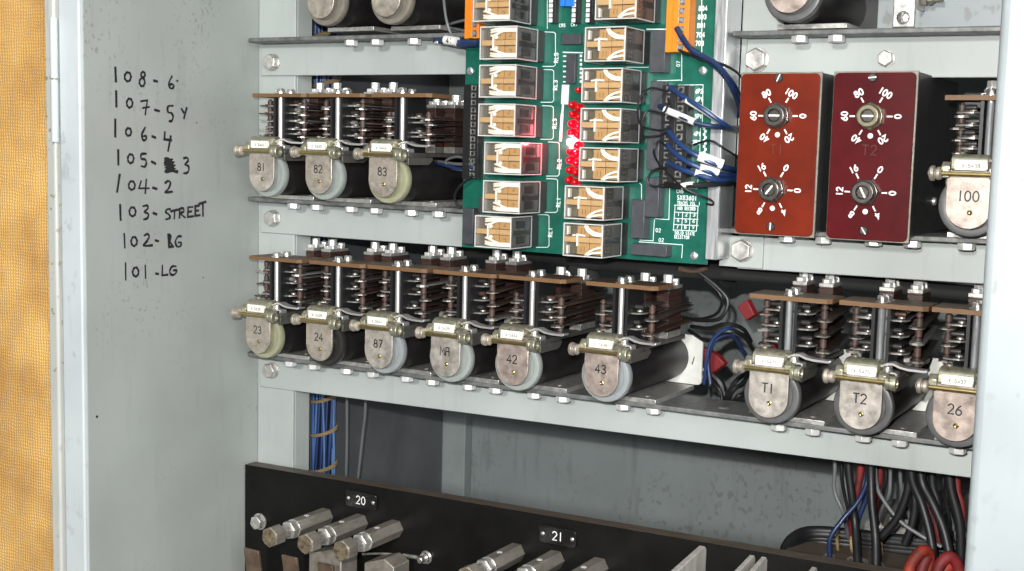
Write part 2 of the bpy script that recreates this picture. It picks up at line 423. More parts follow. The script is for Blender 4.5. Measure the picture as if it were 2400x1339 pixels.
def fabric_mat():
    m = bpy.data.materials.new('golden_hessian'); m.use_nodes = True
    nt = m.node_tree; N = nt.nodes; L = nt.links; b = N['Principled BSDF']; b.inputs['Roughness'].default_value = .6
    b.inputs['Sheen Weight'].default_value = .2
    tc = N.new('ShaderNodeTexCoord'); src = tc.outputs['Object']
    nz = N.new('ShaderNodeTexNoise'); nz.inputs['Scale'].default_value = 60; L.new(src, nz.inputs['Vector'])
    mxv = N.new('ShaderNodeMix'); mxv.data_type = 'RGBA'; mxv.inputs['Factor'].default_value = .006
    L.new(src, mxv.inputs['A']); L.new(nz.outputs['Color'], mxv.inputs['B'])
    ws = []
    for d, sc in (('X', 92), ('Z', 104)):
        wv = N.new('ShaderNodeTexWave'); wv.bands_direction = d; wv.inputs['Scale'].default_value = sc
        wv.inputs['Distortion'].default_value = .8; wv.inputs['Detail'].default_value = 2; wv.inputs['Detail Scale'].default_value = .6
        L.new(mxv.outputs['Result'], wv.inputs['Vector']); ws.append(wv)
    mul = N.new('ShaderNodeMath'); mul.operation = 'MULTIPLY'
    L.new(ws[0].outputs['Fac'], mul.inputs[0]); L.new(ws[1].outputs['Fac'], mul.inputs[1])
    n1 = N.new('ShaderNodeTexNoise'); n1.inputs['Scale'].default_value = 14; n1.inputs['Detail'].default_value = 5; L.new(src, n1.inputs['Vector'])
    r = N.new('ShaderNodeValToRGB'); e = r.color_ramp.elements
    e[0].position = .34; e[0].color = (.60, .30, .062, 1); e[1].position = .64; e[1].color = (.94, .55, .145, 1)
    L.new(n1.outputs['Fac'], r.inputs['Fac'])
    r2 = N.new('ShaderNodeMix'); r2.data_type = 'RGBA'; L.new(mul.outputs[0], r2.inputs['Factor'])
    hs = N.new('ShaderNodeHueSaturation'); hs.inputs['Value'].default_value = .80; L.new(r.outputs['Color'], hs.inputs['Color'])
    L.new(hs.outputs[0], r2.inputs['A']); L.new(r.outputs['Color'], r2.inputs['B'])
    L.new(r2.outputs['Result'], b.inputs['Base Color'])
    bp = N.new('ShaderNodeBump'); bp.inputs['Strength'].default_value = .8; bp.inputs['Distance'].default_value = .0012
    L.new(mul.outputs[0], bp.inputs['Height']); L.new(bp.outputs[0], b.inputs['Normal'])
    return m
FABRIC = fabric_mat()

# ================================================================== CABINET
XW = -0.9027
ZT, ZB = .60, -.75
cab = thing('cabinet', 'grey enamelled steel control cabinet holding the relay racks, handwriting on its side panel', 'cabinet', (XW, 0, 0))
def cobj(name, mb, mats, **k):
    o = obj(name, mb, mats, cab, **k); o.location = -cab.location; return o
b = MB(1); b.box(XW - .0015, XW, -.2245, .385, ZB, ZT)
side_panel = cobj('side_panel', b, WALLP)
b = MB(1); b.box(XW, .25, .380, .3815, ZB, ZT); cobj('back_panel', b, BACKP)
b = MB(1); b.box(XW + .0005, -.866, .362, .3795, ZB, ZT); cobj('back_upright', b, mat('dull_grey_upright', (.235, .265, .26), .5, var=.15, vscale=20), bev=1.5)
b = MB(1); b.box(XW + .0002, XW + .0012, .012, .361, ZB, ZT); cobj('inner_sheet', b, mat('dark_grey_sheet', (.105, .112, .118), .5, var=.25, vscale=12))  # thin dark grey sheet added over the rear side wall
b = MB(1); b.box(XW, .16, -.2245, .3815, ZT, ZT + .002); cobj('top_panel', b, PAINT)
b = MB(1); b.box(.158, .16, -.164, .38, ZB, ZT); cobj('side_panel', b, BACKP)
b = MB(1); b.box(XW + .0003, -.8533, .003, .0065, ZB, ZT); b.box(-.8565, -.8533, .0065, .03, ZB, ZT); cobj('upright', b, PAINT, bev=.8)
b = MB(1); b.box(-.3745, -.3385, .0035, .0065, .0, ZT); b.box(-.3416, -.3385, .0065, .03, .0, ZT); cobj('upright', b, PAINT, bev=.8)
# front left frame: return flange, groove, outer lip
b = MB(1); b.box(-.9312, XW - .0016, -.2285, -.2225, ZB, ZT); cobj('front_frame', b, FRAMEP, bev=1.8, seg=3)
b = MB(1); b.box(-.9340, -.9314, -.2225, -.18, ZB, ZT); cobj('groove_strip', b, BLACKP)  # black strip set back in the groove
b = MB(1); b.box(-.9475, -.9342, -.2310, -.19, ZB, ZT); cobj('outer_lip', b, EDGEP, bev=2.5, seg=3)
# hinge
b = MB(1)
for z0, z1 in ((at(140, 333, -.23).z, at(140, 188, -.23).z), (at(140, 184, -.23).z, at(140, 42, -.23).z)):
    b.lathe((-.9330, -.2320, z0), (0, 0, 1), [(0, .0035), (z1 - z0, .0035)], 16)
cobj('hinge', b, FRAMEP)
# right hand front pillar
b = MB(1); b.box(-.1333, .16, -.225, -.165, ZB, ZT); cobj('front_pillar', b, WHITEP, bev=6, seg=4)

# handwriting in black marker on the side panel
def zw(x, y):   # reading off the panel, pixels of the photo enlarged 1.9129 times
    p = atx(x / 1.9129, y / 1.9129, XW); return p
def ell(cx, cy, rx, ry, n=14): return [(cx + rx * math.sin(2 * PI * i / n + .4), cy - ry * math.cos(2 * PI * i / n + .4)) for i in range(n + 1)]
HW = [
 [[(516, 302), (519, 368)], ell(572, 345, 14, 20), ell(640, 335, 9, 12), ell(636, 369, 12, 18), [(688, 362), (705, 366)], [(770, 343), (757, 370), (760, 393), (771, 397), (778, 385), (768, 377), (758, 384)], [(791, 362), (796, 364)]],
 [[(520, 408), (521, 480)], ell(580, 463, 13, 20), [(630, 455), (660, 450), (650, 515)], [(638, 485), (668, 480)], [(692, 493), (714, 499)], [(775, 475), (752, 478), (752, 503), (768, 508), (775, 525), (768, 543), (757, 543)], [(812, 487), (823, 507)], [(836, 483), (823, 532)]],
 [[(516, 535), (516, 615)], ell(575, 592, 12, 17), [(650, 572), (636, 600), (636, 620), (645, 630), (655, 622), (652, 610), (640, 612)], [(680, 612), (697, 618)], [(738, 592), (736, 625), (768, 630)], [(765, 610), (752, 678)]],
 [[(529, 672), (530, 740)], ell(585, 712, 13, 20), [(655, 690), (633, 692), (632, 712), (648, 715), (655, 730), (648, 748), (632, 745)], [(678, 725), (697, 735)],
  [(738, 715), (752, 712), (740, 726), (770, 716), (742, 738), (778, 728), (745, 750), (782, 742), (746, 762), (782, 757), (744, 770), (770, 767), (795, 771)],
  [(740, 722), (760, 735), (748, 745), (774, 752), (752, 765)],
  [(822, 710), (838, 708), (842, 722), (828, 738), (843, 745), (845, 765), (835, 776), (822, 777)]],
 [[(536, 782), (524, 862)], ell(590, 832, 14, 19), [(632, 812), (622, 845), (668, 845)], [(655, 805), (650, 868)], [(683, 842), (703, 848)], [(738, 822), (752, 812), (763, 820), (755, 845), (740, 862), (772, 860)]],
 [[(538, 918), (540, 988)], ell(593, 950, 14, 20), [(640, 925), (658, 922), (662, 935), (648, 950), (664, 960), (660, 978), (643, 985)], [(685, 955), (702, 962)],
  [(763, 938), (747, 940), (743, 953), (757, 963), (760, 978), (742, 984)], [(764, 948), (800, 940)], [(782, 944), (780, 982)], [(805, 935), (803, 978)], [(806, 936), (820, 935), (822, 950), (807, 957), (829, 976)],
  [(864, 928), (842, 930), (840, 973), (866, 970)], [(842, 950), (858, 948)], [(892, 922), (874, 925), (874, 968), (896, 965)], [(875, 946), (889, 944)], [(890, 915), (922, 905)], [(908, 911), (908, 970)]],
 [[(556, 1048), (559, 1112)], ell(600, 1083, 13, 20), [(645, 1057), (659, 1050), (668, 1060), (657, 1083), (642, 1102), (682, 1100)], [(695, 1078), (710, 1082)],
  [(753, 1050), (757, 1108), (776, 1106)], [(757, 1052), (764, 1060), (760, 1085), (776, 1108)], [(812, 1060), (796, 1062), (785, 1085), (793, 1106), (808, 1103), (810, 1088), (798, 1088)]],
 [[(562, 1180), (563, 1256)], ell(607, 1220, 13, 20), [(650, 1190), (652, 1248)], [(697, 1227), (710, 1229)], [(727, 1190), (726, 1235), (752, 1232)], [(788, 1195), (771, 1195), (760, 1215), (766, 1232), (783, 1230), (790, 1213), (775, 1213)]]]
def soften(pl):
    if len(pl) < 3: return pl
    q = []
    for i in range(len(pl) - 1):
        p0 = pl[max(i - 1, 0)]; p1 = pl[i]; p2 = pl[i + 1]; p3 = pl[min(i + 2, len(pl) - 1)]
        for k in range(4):
            t = k / 4
            q.append(tuple(.5 * (2 * p1[c] + (p2[c] - p0[c]) * t + (2 * p0[c] - 5 * p1[c] + 4 * p2[c] - p3[c]) * t * t + (3 * p1[c] - p0[c] - 3 * p2[c] + p3[c]) * t ** 3) for c in (0, 1)))
    q.append(pl[-1]); return q
for row in HW:
    b = MB(1); k = 0
    for pl in row:
        sharp = len(pl) in (3, 4) and pl is not row[-1]
        pl2 = pl if sharp else soften(pl)
        b.ribbon([zw(*p) + V(.00025 + .00002 * k + .0000022 * i, 0, 0) for i, p in enumerate(pl2)], .0022 if len(pl) != 13 else .003, (1, 0, 0), .22); k += 1
    o = obj('handwritten_line', b, INK, side_panel); 
# small rivet hole marks on the panel and frame
b = MB(1)
for px, py in ((227, 977), (476, 651), (461, 288)):
    p = atx(px, py, XW); b.lathe((XW - .0002, p.y, p.z), (1, 0, 0), [(0, .0013 if px < 300 else .0007), (.0005, .0012 if px < 300 else .0006)], 10)
obj('rivet', b, INK, side_panel)

b = MB(1); b.box(-1.45, -.9478, -.215, -.19, ZB, ZT)
wallf = tag(obj('wall_covering', b, FABRIC), 'golden brown woven hessian wall covering beside the cabinet edge', 'wall covering')

# ================================================================== RAILS
def ref3(x): return -.2195 + .0078 * (x + .525)
REF2, REF1 = -.0598, .1020
REFR2, REFR1 = -.0640, .0940

def flange_poly(x0, x1, y0, y1, r):
    p = [(x0 + r - r * math.cos(a), y0 + r - r * math.sin(a)) for a in [PI / 2 * i / 5 for i in range(6)]]
    return p + [(x1, y0), (x1, y1), (x0, y1)]
def rail(label, x0, x1, z0f, z1f, web0, web1, bolts, nuts, holes=(), fx0=None, rnd=.012):
    t = thing('mounting_rail', label, 'rail', (x0, 0, z0f), 'rails across the rack')
    def zf(x): return z0f + (z1f - z0f) * (x - x0) / (x1 - x0)
    ty = (z1f - z0f) / (x1 - x0)
    b = MB(1)
    pl = flange_poly(fx0 if fx0 is not None else x0, x1, -.026, .030, rnd)
    lo = [(x, y, zf(x)) for x, y in pl]; hi = [(x, y, zf(x) + .004) for x, y in pl]
    b.rings([lo, hi])
    f = obj('flange', b, GUNM, t, bev=.8); f.location = -t.location
    b = MB(1); b.prism([(x0, web0), (x1, web1), (x1, zf(x1) - .0002), (x0, zf(x0) - .0002)], 'xz', 0.0, .0028)
    f = obj('web', b, PAINT, t, bev=.8); f.location = -t.location
    for x, z, r in bolts:
        b = MB(1); b.lathe((x, -.0002, z), (0, -1, 0), [(0, r * 1.05), (.0012, r * 1.05)], 24)
        b.hexb((x, -.0014, z), (0, -1, 0), r, .0065, random.uniform(0, 1))
        for a in (0.4, 2.5, 4.6):
            b.box(x + r * .5 * math.cos(a) - .0006, x + r * .5 * math.cos(a) + .0006, -.0082, -.0078, z + r * .5 * math.sin(a) - .0009, z + r * .5 * math.sin(a) + .0009)
        o = obj('hex_bolt', b, ZINC, t, bev=.3); o.location = -t.location
    for x in nuts:
        b = MB(1); rr = random.uniform(0, 1)
        b.hexb((x, -.0190, zf(x) - .0002), (0, 0, -1), .0066, .0054, rr * .4 + .1)
        o = obj('hex_nut', b, NUTM, t, bev=.25); o.location = -t.location
    for x in holes:
        b = MB(1); b.lathe((x, -.006, zf(x) + .0042), (0, 0, 1), [(0, .0048), (.0006, .0040)], 20)
        o = obj('hole_plug', b, ZINC, t); o.location = -t.location
    return t
pb = lambda px, py: at(px, py, -.004)
B1, B2, B3 = pb(635, 146), pb(637, 512), pb(633, 869)
rail('grey steel rail at the upper left, its flange carrying the two large coils', -.897, -.40, REF1, REF1 - .002, .0694, .0686,
     [(B1.x, B1.z, .0083)], [-.7643, -.7329, -.6894, -.6593])
rail('grey steel rail directly under relays 81, 82 and 83, running behind the green circuit board', -.897, -.40, REF2, REF2, -.0938, -.0938,
     [(B2.x, B2.z, .0083)], [-.8351, -.8051, -.762, -.7317, -.6895, -.658])
rail('longest grey steel rail, running full width under the row of relays 23 to 26', -.897, -.10, ref3(-.897), ref3(-.10), -.2590, -.2430,
     [(B3.x, B3.z, .0083)], [-.8383, -.8073, -.7651, -.7332, -.6919, -.6618, -.6205, -.5908, -.5496, -.5199, -.4602, -.4311, -.3193, -.2907, -.2498, -.2215, -.178],
     holes=[-.372, -.345])
B4, B5, B6 = pb(1772, 140), pb(2076, 137), pb(1741, 587)
rail('grey steel rail at the upper right, above the two red fronted timer boxes', -.3683, -.10, .0955, .0935, .064, .062,
     [(B4.x, B4.z, .0095), (B5.x, B5.z, .0062)], [-.3175, -.288], fx0=-.372, rnd=.002)
rr2 = rail('grey steel rail under the two red fronted timer boxes, with a bolted end bracket', -.3683, -.10, REFR2, REFR2 + .004, -.0950, -.0925,
     [], [-.32, -.2902, -.2506, -.2212, -.1814], fx0=-.392, rnd=.002)
b = MB(1); b.box(-.383, -.3449, -.0035, -.0004, -.0935, -.0672)
o = obj('end_bracket', b, PAINT, rr2, bev=.5); o.location = -rr2.location
b = MB(1); b.lathe((B6.x, -.0036, B6.z), (0, -1, 0), [(0, .0098), (.001, .0098)], 24); b.hexb((B6.x, -.0046, B6.z), (0, -1, 0), .0094, .0065, .5)
o = obj('hex_bolt', b, ZINC, rr2, bev=.3); o.location = -rr2.location

# ================================================================== RELAYS
CACHE = {}
def cached(key, fn, mats):
    if key not in CACHE:
        b = MB(); fn(b); me = b.mesh(key)
        for x in (mats if isinstance(mats, (list, tuple)) else [mats]): me.materials.append(x)
        CACHE[key] = me
    return CACHE[key]
def part(name, key, fn, mats, parent, bev=0.0, seg=2):
    return link(name, cached(key, fn, mats), mats, parent, None, bev, seg)

def m_coil(b): b.lathe((0, -47, 29.5), (0, 1, 0), [(0, 20.6), (1.5, 21.2), (60, 21.3), (122, 21.2), (126, 20.8)], 48)
def m_disc(b):
    b.lathe((0, -47.2, 29.5), (0, -1, 0), [(0, 15), (0, 22.4), (.8, 22.9), (6, 22.9), (7.4, 22.2), (7.8, 21.0), (7.4, 17.6), (6.6, 16.9), (6.6, 9.0)], 56, cap0=False)
def m_core(b): b.lathe((0, -53.4, 29.5), (0, -1, 0), [(0, 12.6), (5.6, 12.6), (6.2, 12.0)], 40)
def m_rear(b):
    r = 5; pts = []
    for cx, cz, a0 in ((29, 47, 0), (-19, 47, 90), (-19, 8.2, 180), (29, 8.2, 270)):
        pts += [(cx + r * math.cos(math.radians(a0 + 18 * i)), cz + r * math.sin(math.radians(a0 + 18 * i)) * (.84 if a0 < 180 else .7)) for i in range(6)]
    b.prism(pts, 'xz', 79.2, 83)
def m_tags(b):
    for z in (13, 20):
        b.box(29, 39, 80.3, 80.9, z - 1.5, z + 1.5); b.lathe((37, 80, z), (0, -1, 0), [(0, 2.2), (1.2, 1.2)], 10)
def m_base(b):
    b.box(-21, 35, -25.4, 60, 4.1, 8.1)
    for y in (-14,): b.lathe((22, y, 8.1), (0, 0, 1), [(0, 2.6), (.7, 2.2)], 14)
def m_yoke(b):
    b.prism([(-18, -57), (25, -57), (25.5, -22), (23, -16), (23.5, 62), (-19, 62), (-18, -16)], 'xy', 50.4, 54.2)
    b.prism([(-57, 43), (-24, 43), (-17, 47), (-17, 50.2), (-57, 50.2)], 'yz', 22.0, 25.0)
    b.prism([(-57, 43), (-24, 43), (-17, 47), (-17, 50.2), (-57, 50.2)], 'yz', -18.0, -15.2)
def m_plate(b):
    pts = [(16, 55), (16, 28.6)] + [(16 * math.cos(math.radians(-a)), 28.6 - 16 * math.sin(math.radians(a))) for a in range(12, 180, 12)] + [(-16, 28.6), (-16, 55)]
    b.prism(pts, 'xz', -62.6, -60.6)
def m_dot(b): b.lathe((1.2, -62.5, 24.6), (0, -1, 0), [(0, 2.0), (.5, 1.9), (.9, 1.1), (.6, .5)], 16)
def m_bracket(b):
    b.prism([(-62.6, 54), (-66, 55.2), (-66.2, 61.2), (-64.5, 64.2), (-60.5, 66.2), (-50, 66.2), (-44, 63), (-44, 59.0), (-55, 59.0), (-57.6, 54.3)], 'yz', -13.2, 12.4)
    b.prism([(-66, 49), (-60, 49), (-56, 54.5), (-56, 60), (-62, 60.6), (-66, 57.5)], 'yz', -19.6, -13.5)
    b.prism([(-66, 49), (-60, 49), (-56, 54.5), (-56, 58), (-62, 58.6), (-66, 56.5)], 'yz', 12.8, 20.0)
    b.lathe((-8, -52, 66), (0, 0, 1), [(0, 2.6), (1.4, 2.5), (2, 1.6)], 14)
def m_rod(b): b.cyl((-20, -68.6, 52), (22, -68.6, 52), 1.75, 16)
def m_nutL(b):
    b.lathe((-18.2, -68.6, 52), (-1, 0, 0), [(0, 3.2), (1.2, 4.8), (3.4, 4.8), (4.0, 3.9), (4.6, 3.9), (5.2, 5.6), (7.6, 5.6), (8.6, 4.6)], 24)
    b.lathe((-26.6, -68.6, 52), (-1, 0, 0), [(0, 2.4), (1.2, 2.2)], 12)
def m_nutR(b):
    b.lathe((19.2, -68.6, 52), (1, 0, 0), [(0, 4.2), (.8, 5.4), (3.2, 5.4), (3.8, 4.6), (4.4, 5.8), (8.2, 5.8), (8.8, 5.2), (8.8, 3.4), (7.0, 3.0), (7.0, .2)], 24)
def m_arm(b):
    top = [(9.5, 61.4), (13, 62.8), (17, 64.6), (21, 64.8), (26, 62.8), (32, 61.8), (44, 61.6), (46, 62.2)]
    lo = [(x, z - 1.9) for x, z in top]
    b.prism(top + lo[::-1], 'xz', -55, -45)
    b.prism([(10.5, 58.2), (24, 58.2), (25, 57.2), (25, 54.4), (23.6, 54.4), (23.4, 56.8), (10.5, 56.8)], 'xz', -58, -48)
def m_armscrew(b):
    b.lathe((17, -54, 58.3), (0, 0, 1), [(0, 5.6), (1.0, 5.6), (1.0, 3.9), (3.6, 3.7), (4.4, 2.8)], 20)
def m_rodr(z1):
    def f(b):
        z = 61.7; k = 0
        b.cur = 0
        while z < z1 - 2:
            h = min(7.6, z1 - z)
            b.cur = k % 2; b.lathe((35, -40, z), (0, 0, 1), [(0, 2.5), (.3, 2.75), (h - 1.3, 2.75), (h - 1, 2.5)], 18)
            b.cur = 2; b.lathe((35, -40, z + h - 1), (0, 0, 1), [(0, 1.6), (1, 1.6)], 10)
            z += h; k += 1
    return f
def m_rodl(z1):
    def f(b):
        z = 56.4; k = 0
        while z < z1 - 2:
            h = min(8.1, z1 - z)
            b.cur = (k + 1) % 2; b.lathe((-14, -34, z), (0, 0, 1), [(0, 2.3), (.3, 2.6), (h - 1.3, 2.6), (h - 1, 2.3)], 18)
            b.cur = 2; b.lathe((-14, -34, z + h - 1), (0, 0, 1), [(0, 1.5), (1, 1.5)], 10)
            z += h; k += 1
    return f
def m_post(y, thr):
    def f(b):
        if thr:
            pr = []
            for i in range(90): pr += [(i * .55, 2.9), (i * .55 + .3, 2.45)]
            b.lathe((7.5, y, 54.4), (0, 0, 1), pr + [(50.4, 2.6)], 16)
        else:
            b.cyl((7.5, y, 54.4), (7.5, y, 104.8), 2.5, 28)
    return f
def m_postscrew(y):
    def f(b):
        b.lathe((7.5, y, 108.7), (0, 0, 1), [(0, 6.0), (.9, 6.0), (.9, 3.9), (4.0, 3.9), (4.9, 3.2)], 22)
        b.box(3.9, 11.1, y - .6, y + .6, 113.4, 113.75)
    return f
def m_post_shade_spacer(b):
    b.box(1.2, 3.6, -47, -17, 54.4, 104.6); b.box(12.2, 14.6, -45, -15, 54.4, 104.6)  # black plates that also paint the dark shadow lines beside the posts
def m_card(b):
    pl = [(-23.5, -50), (39, -50), (42.5, -46), (42.5, -14), (-23.5, -14)]
    lo = [(x, y, 105.0) for x, y in pl]; hi = [(x, y, 108.6) for x, y in pl]
    n = len(pl); b.cur = 1
    b.add(lo + hi, [(i, (i + 1) % n, (i + 1) % n + n, i + n) for i in range(n)])
    b.cur = 0; b.add(lo + hi, [tuple(reversed(range(n))), tuple(range(n, 2 * n))])
def m_clamp(xc, y0, ztop):
    """insulator pile of a contact stack with metal feet"""
    def f(b):
        b.cur = 2; b.box(xc - 6, xc + 6, y0, y0 + 30, 54.4, 60.2)
        z = 60.3; k = 0
        while z < ztop - 3:
            b.cur = k % 2; e = .5 * (k % 2)
            b.box(xc - 6 + e, xc + 6 - e, y0 + e, y0 + 30 - e, z, z + (2.9 if k % 2 == 0 else 1.1)); z += (3.0 if k % 2 == 0 else 1.2); k += 1
        b.cur = 2; b.box(xc - 6, xc + 6, y0 - .2, y0 + 30.2, z + .05, z + 3.0)
    return f
def m_clampnut(xc, y, z, h):
    def f(b):
        b.hexb((xc, y - .5, z), (0, 0, 1), 4.3, 3.4, .3)
        b.lathe((xc + 4.2, y + 2.2, z), (0, 0, 1), [(0, 1.6), (3.0, 1.5)], 12)
        b.hexb((xc + .5, y + 6.2, z), (0, 0, 1), 4.4, h, .8)
    return f
def m_blade(x0, x1, z, kind):
    """one spring leaf reaching from the stack to its front tip"""
    def f(b):
        if kind == 'long':      # pierced by the pusher rod: reaches to the rod, eyelet at the end
            c = 35 if x0 > 0 else -14; yy = -40 if x0 > 0 else -34
            xm = (x0 + x1) / 2 + (3 if x0 > 0 else -3)
            pts = [(xm - 5, 74), (xm + 5, 74), (c + 5.2, yy + 1), (c + 4.4, yy - 4), (c + 1.5, yy - 6.6), (c - 2.5, yy - 6.6), (c - 5.4, yy - 4), (c - 6.4, yy + 1)]
            b.cur = 0; b.prism(pts, 'xy', z, z + .9); b.cur = 1; b.prism([(c + 5.3, yy + 1), (c + 4.5, yy - 4.1), (c + 1.5, yy - 6.9), (c - 2.5, yy - 6.9), (c - 5.5, yy - 4.1), (c - 6.5, yy + 1)], 'xy', z - .7, z - .02)
            b.cur = 0; b.lathe((c, yy, z + .9), (0, 0, 1), [(0, 3.5), (.4, 3.3), (.6, 2.9)], 16)
        elif kind == 'short':
            xm = (x0 + x1) / 2 - (2 if x0 > 0 else 0)
            pts = [(xm - 5, 70), (xm + 5, 70), (xm + 8.2, -26), (xm + 7.4, -34), (xm + 4, -38), (xm - 3.0, -38.6), (xm - 8.0, -36), (xm - 9.4, -30), (xm - 8.5, -22)]
            b.cur = 0; b.prism(pts, 'xy', z, z + .6)
            ed = [(x, y) for x, y in pts[2:]]
            b.cur = 1; b.prism([(xm + 8.4, -26), (xm + 7.6, -34.2), (xm + 4, -38.4), (xm - 3.0, -39), (xm - 8.2, -36.3), (xm - 9.6, -30), (xm - 5, -27)], 'xy', z - 1.1, z - .02)
            b.lathe((xm + 2.0, -29, z + .6), (0, 0, 1), [(0, 2.9), (1.0, 2.7), (1.8, 1.2)], 12)
        elif kind == 'sleeve':
            xm = (x0 + x1) / 2 - (2 if x0 > 0 else 0)
            b.prism([(xm - 4, 72), (xm + 4, 72), (xm + 4, -24), (xm - 6, -24)], 'xy', z, z + .8)
            pts = [(-27.5, -1.8), (-27.5, 1.8)]
            b.lathe((xm - 8.2, -29, z + .4), (1, 0, 0), [(0, .5), (1.2, 1.8), (10, 2.3), (12.5, 2.1)], 14)
        elif kind == 'fork':    # two-prong tip standing out to the left of the rod
            b.prism([(-12, 72), (-3, 72), (-9, -30), (-11, -38.5), (-17, -38.5), (-17, -30)], 'xy', z, z + .8)
            for y in (-36, -31): b.prism([(-26, y - 1.0), (-25, y - 1.5), (-16.5, y - 1.2), (-16.5, y + 1.2), (-25, y + 1.5), (-26, y + 1)], 'xy', z + .85, z + 2.3)
            b.lathe((-20.5, -33.5, z + 1.0), (0, 0, 1), [(0, 1.9), (2.2, 1.4)], 10)
    return f

def wobble(o):
    if random.random() < .3 and o.material_slots:
        o.material_slots[0].link = 'OBJECT'; o.material_slots[0].material = random.choice((RUST, BLADEB, RUST, SLEEVE))
    o.rotation_euler = (math.radians(random.uniform(-.5, .5)), 0, math.radians(random.uniform(-2.6, 2.6)))
    o.location = (random.uniform(-.0008, .0008), random.uniform(-.0015, .0015), random.uniform(-.0007, .0007))
def relay(number, lab, x, ref, desc, disc=NYLON, plate=NICKEL, tall=True, thr=False, forks=0, nlev=4, core=True, top=True, card_on=True, group='telephone style relays on the rack', rear=NYLON, worn=None):
    t = thing('relay', desc, 'relay', (x, 0, ref), group)
    part('base_plate', 'base', m_base, ZINC if not thr else YOKE, t, .4)
    part('coil', 'coil', m_coil, COIL, t)
    d = part('end_disc', 'disc_' + disc.name, m_disc, disc, t)
    if core: part('core', 'core_' + disc.name, m_core, disc, d, .3)
    r = part('rear_plate', 'rear_' + rear.name, m_rear, WNYL if rear is NYLON else rear, t, .8)
    part('solder_tag', 'tags', m_tags, STEEL, r)
    part('yoke', 'yoke', m_yoke, YOKE, t, .5)
    p = part('front_plate', 'plate_' + plate.name, m_plate, plate, t, .5)
    if number: part('rivet', 'dot', m_dot, COPPER if plate in (NICKELR,) else BRASS, p)
    if worn:
        z0, z1, sl = worn; b = MB(); b.prism([(-15.7, z0), (15.7, z0 - sl), (15.7, 47), (-15.7, 47)], 'xz', -62.68, -62.62)
        obj('worn_patch', b, WORN, p)
    if number:
        b = MB(); text(b, number, (-.3 if len(number) > 1 else 0, -62.7, 36.4), (1, 0, .0), (0, 0, 1), 7.2, 1.1, (0, -1, 0), jit=.03, pitch=.76)
        obj('number', b, INK, p)
    h = part('hinge_bracket', 'bracket', m_bracket, OLDNI, t, .9, 3)
    if lab:
        b = MB(); b.box(-10.2, 11.4, -66.55, -66.32, 54.9, 62.0)
        l = obj('paper_label', b, PAPER, h)
        b = MB(); text(b, lab, (.8, -66.55, 57.9), (1, 0, 0), (0, 0, 1), 2.6, .42, (0, -1, 0), pitch=.80)
        obj('lettering', b, INKF, l)
    q = part('pivot_rod', 'rod', m_rod, BRASS, t)
    part('nut', 'nutL', m_nutL, NICKEL, q, .2); part('nut', 'nutR', m_nutR, OLDNI, q, .2)
    if not top: return t
    a = part('lever_arm', 'arm', m_arm, POSTM, t, .3)
    part('screw', 'armscrew', m_armscrew, STEEL, a)
    zr = 103.5 if tall else 92
    part('pusher_rod', 'rodr%d' % zr, m_rodr(zr), [RODD, RODR, RODD], t)
    part('pusher_rod', 'rodl%d' % zr, m_rodl(zr), [RODD, RODR, RODD], t)
    for y in (-43, -28):
        po = part('post', 'post%d%d' % (y, thr), m_post(y, thr), ALU if thr else POSTM, t)
        if card_on: part('screw', 'pscrew%d' % y, m_postscrew(y), STEEL, po)
    part('post_shade_spacer', 'post_shade_spacer', m_post_shade_spacer, BLACKP, t)
    if card_on: part('top_card', 'card', m_card, [CARD, CARDE], t, .25)
    zt = 113 if tall else 101
    for side, (xa, xb) in (('L', (-15, -2)), ('R', (12, 26))):
        xc = (-5.5 if side == 'L' else 17)
        c = part('contact_stack', 'clamp%s%d' % (side, zt), m_clamp(xc, 22, zt), [PHEN, BLADE, ZINC], t, .2)
        # nut seats on the top plate of the pile
        zz = max(v.co.z for v in c.data.vertices) * 1000
        part('clamp_nut', 'cnutF%s%d' % (side, zt), m_clampnut(xc - .5, 27, zz, 10.0), NUTM, c, .2)
        part('clamp_nut', 'cnutB%s%d' % (side, zt), m_clampnut(xc - .5, 41, zz, 5.5), NUTM, c, .2)
        lev = nlev
        z = 65.0; step = (zr - 66) / lev
        for i in range(lev):
            zz = z + i * step
            if side == 'L' and forks and i < forks:
                q_ = part('contact_spring', 'bf%.1f' % zz, m_blade(xa, xb, zz, 'fork'), BLADE, c)
            else:
                q_ = part('contact_spring', 'bl%s%.1f' % (side, zz), m_blade(xa, xb, zz + step * .12, 'long'), [BLADE, BLADEB], c)
            wobble(q_); q_ = part('contact_spring', 'bs%s%.1f' % (side, zz), m_blade(xa, xb, zz + step * .42, 'short'), [BLADE, BLADEB], c)
            wobble(q_); q_ = part('contact_spring', 'bk%s%.1f' % (side, zz), m_blade(xa, xb, zz + step * .72, 'sleeve'), SLEEVE, c); wobble(q_)
    return t

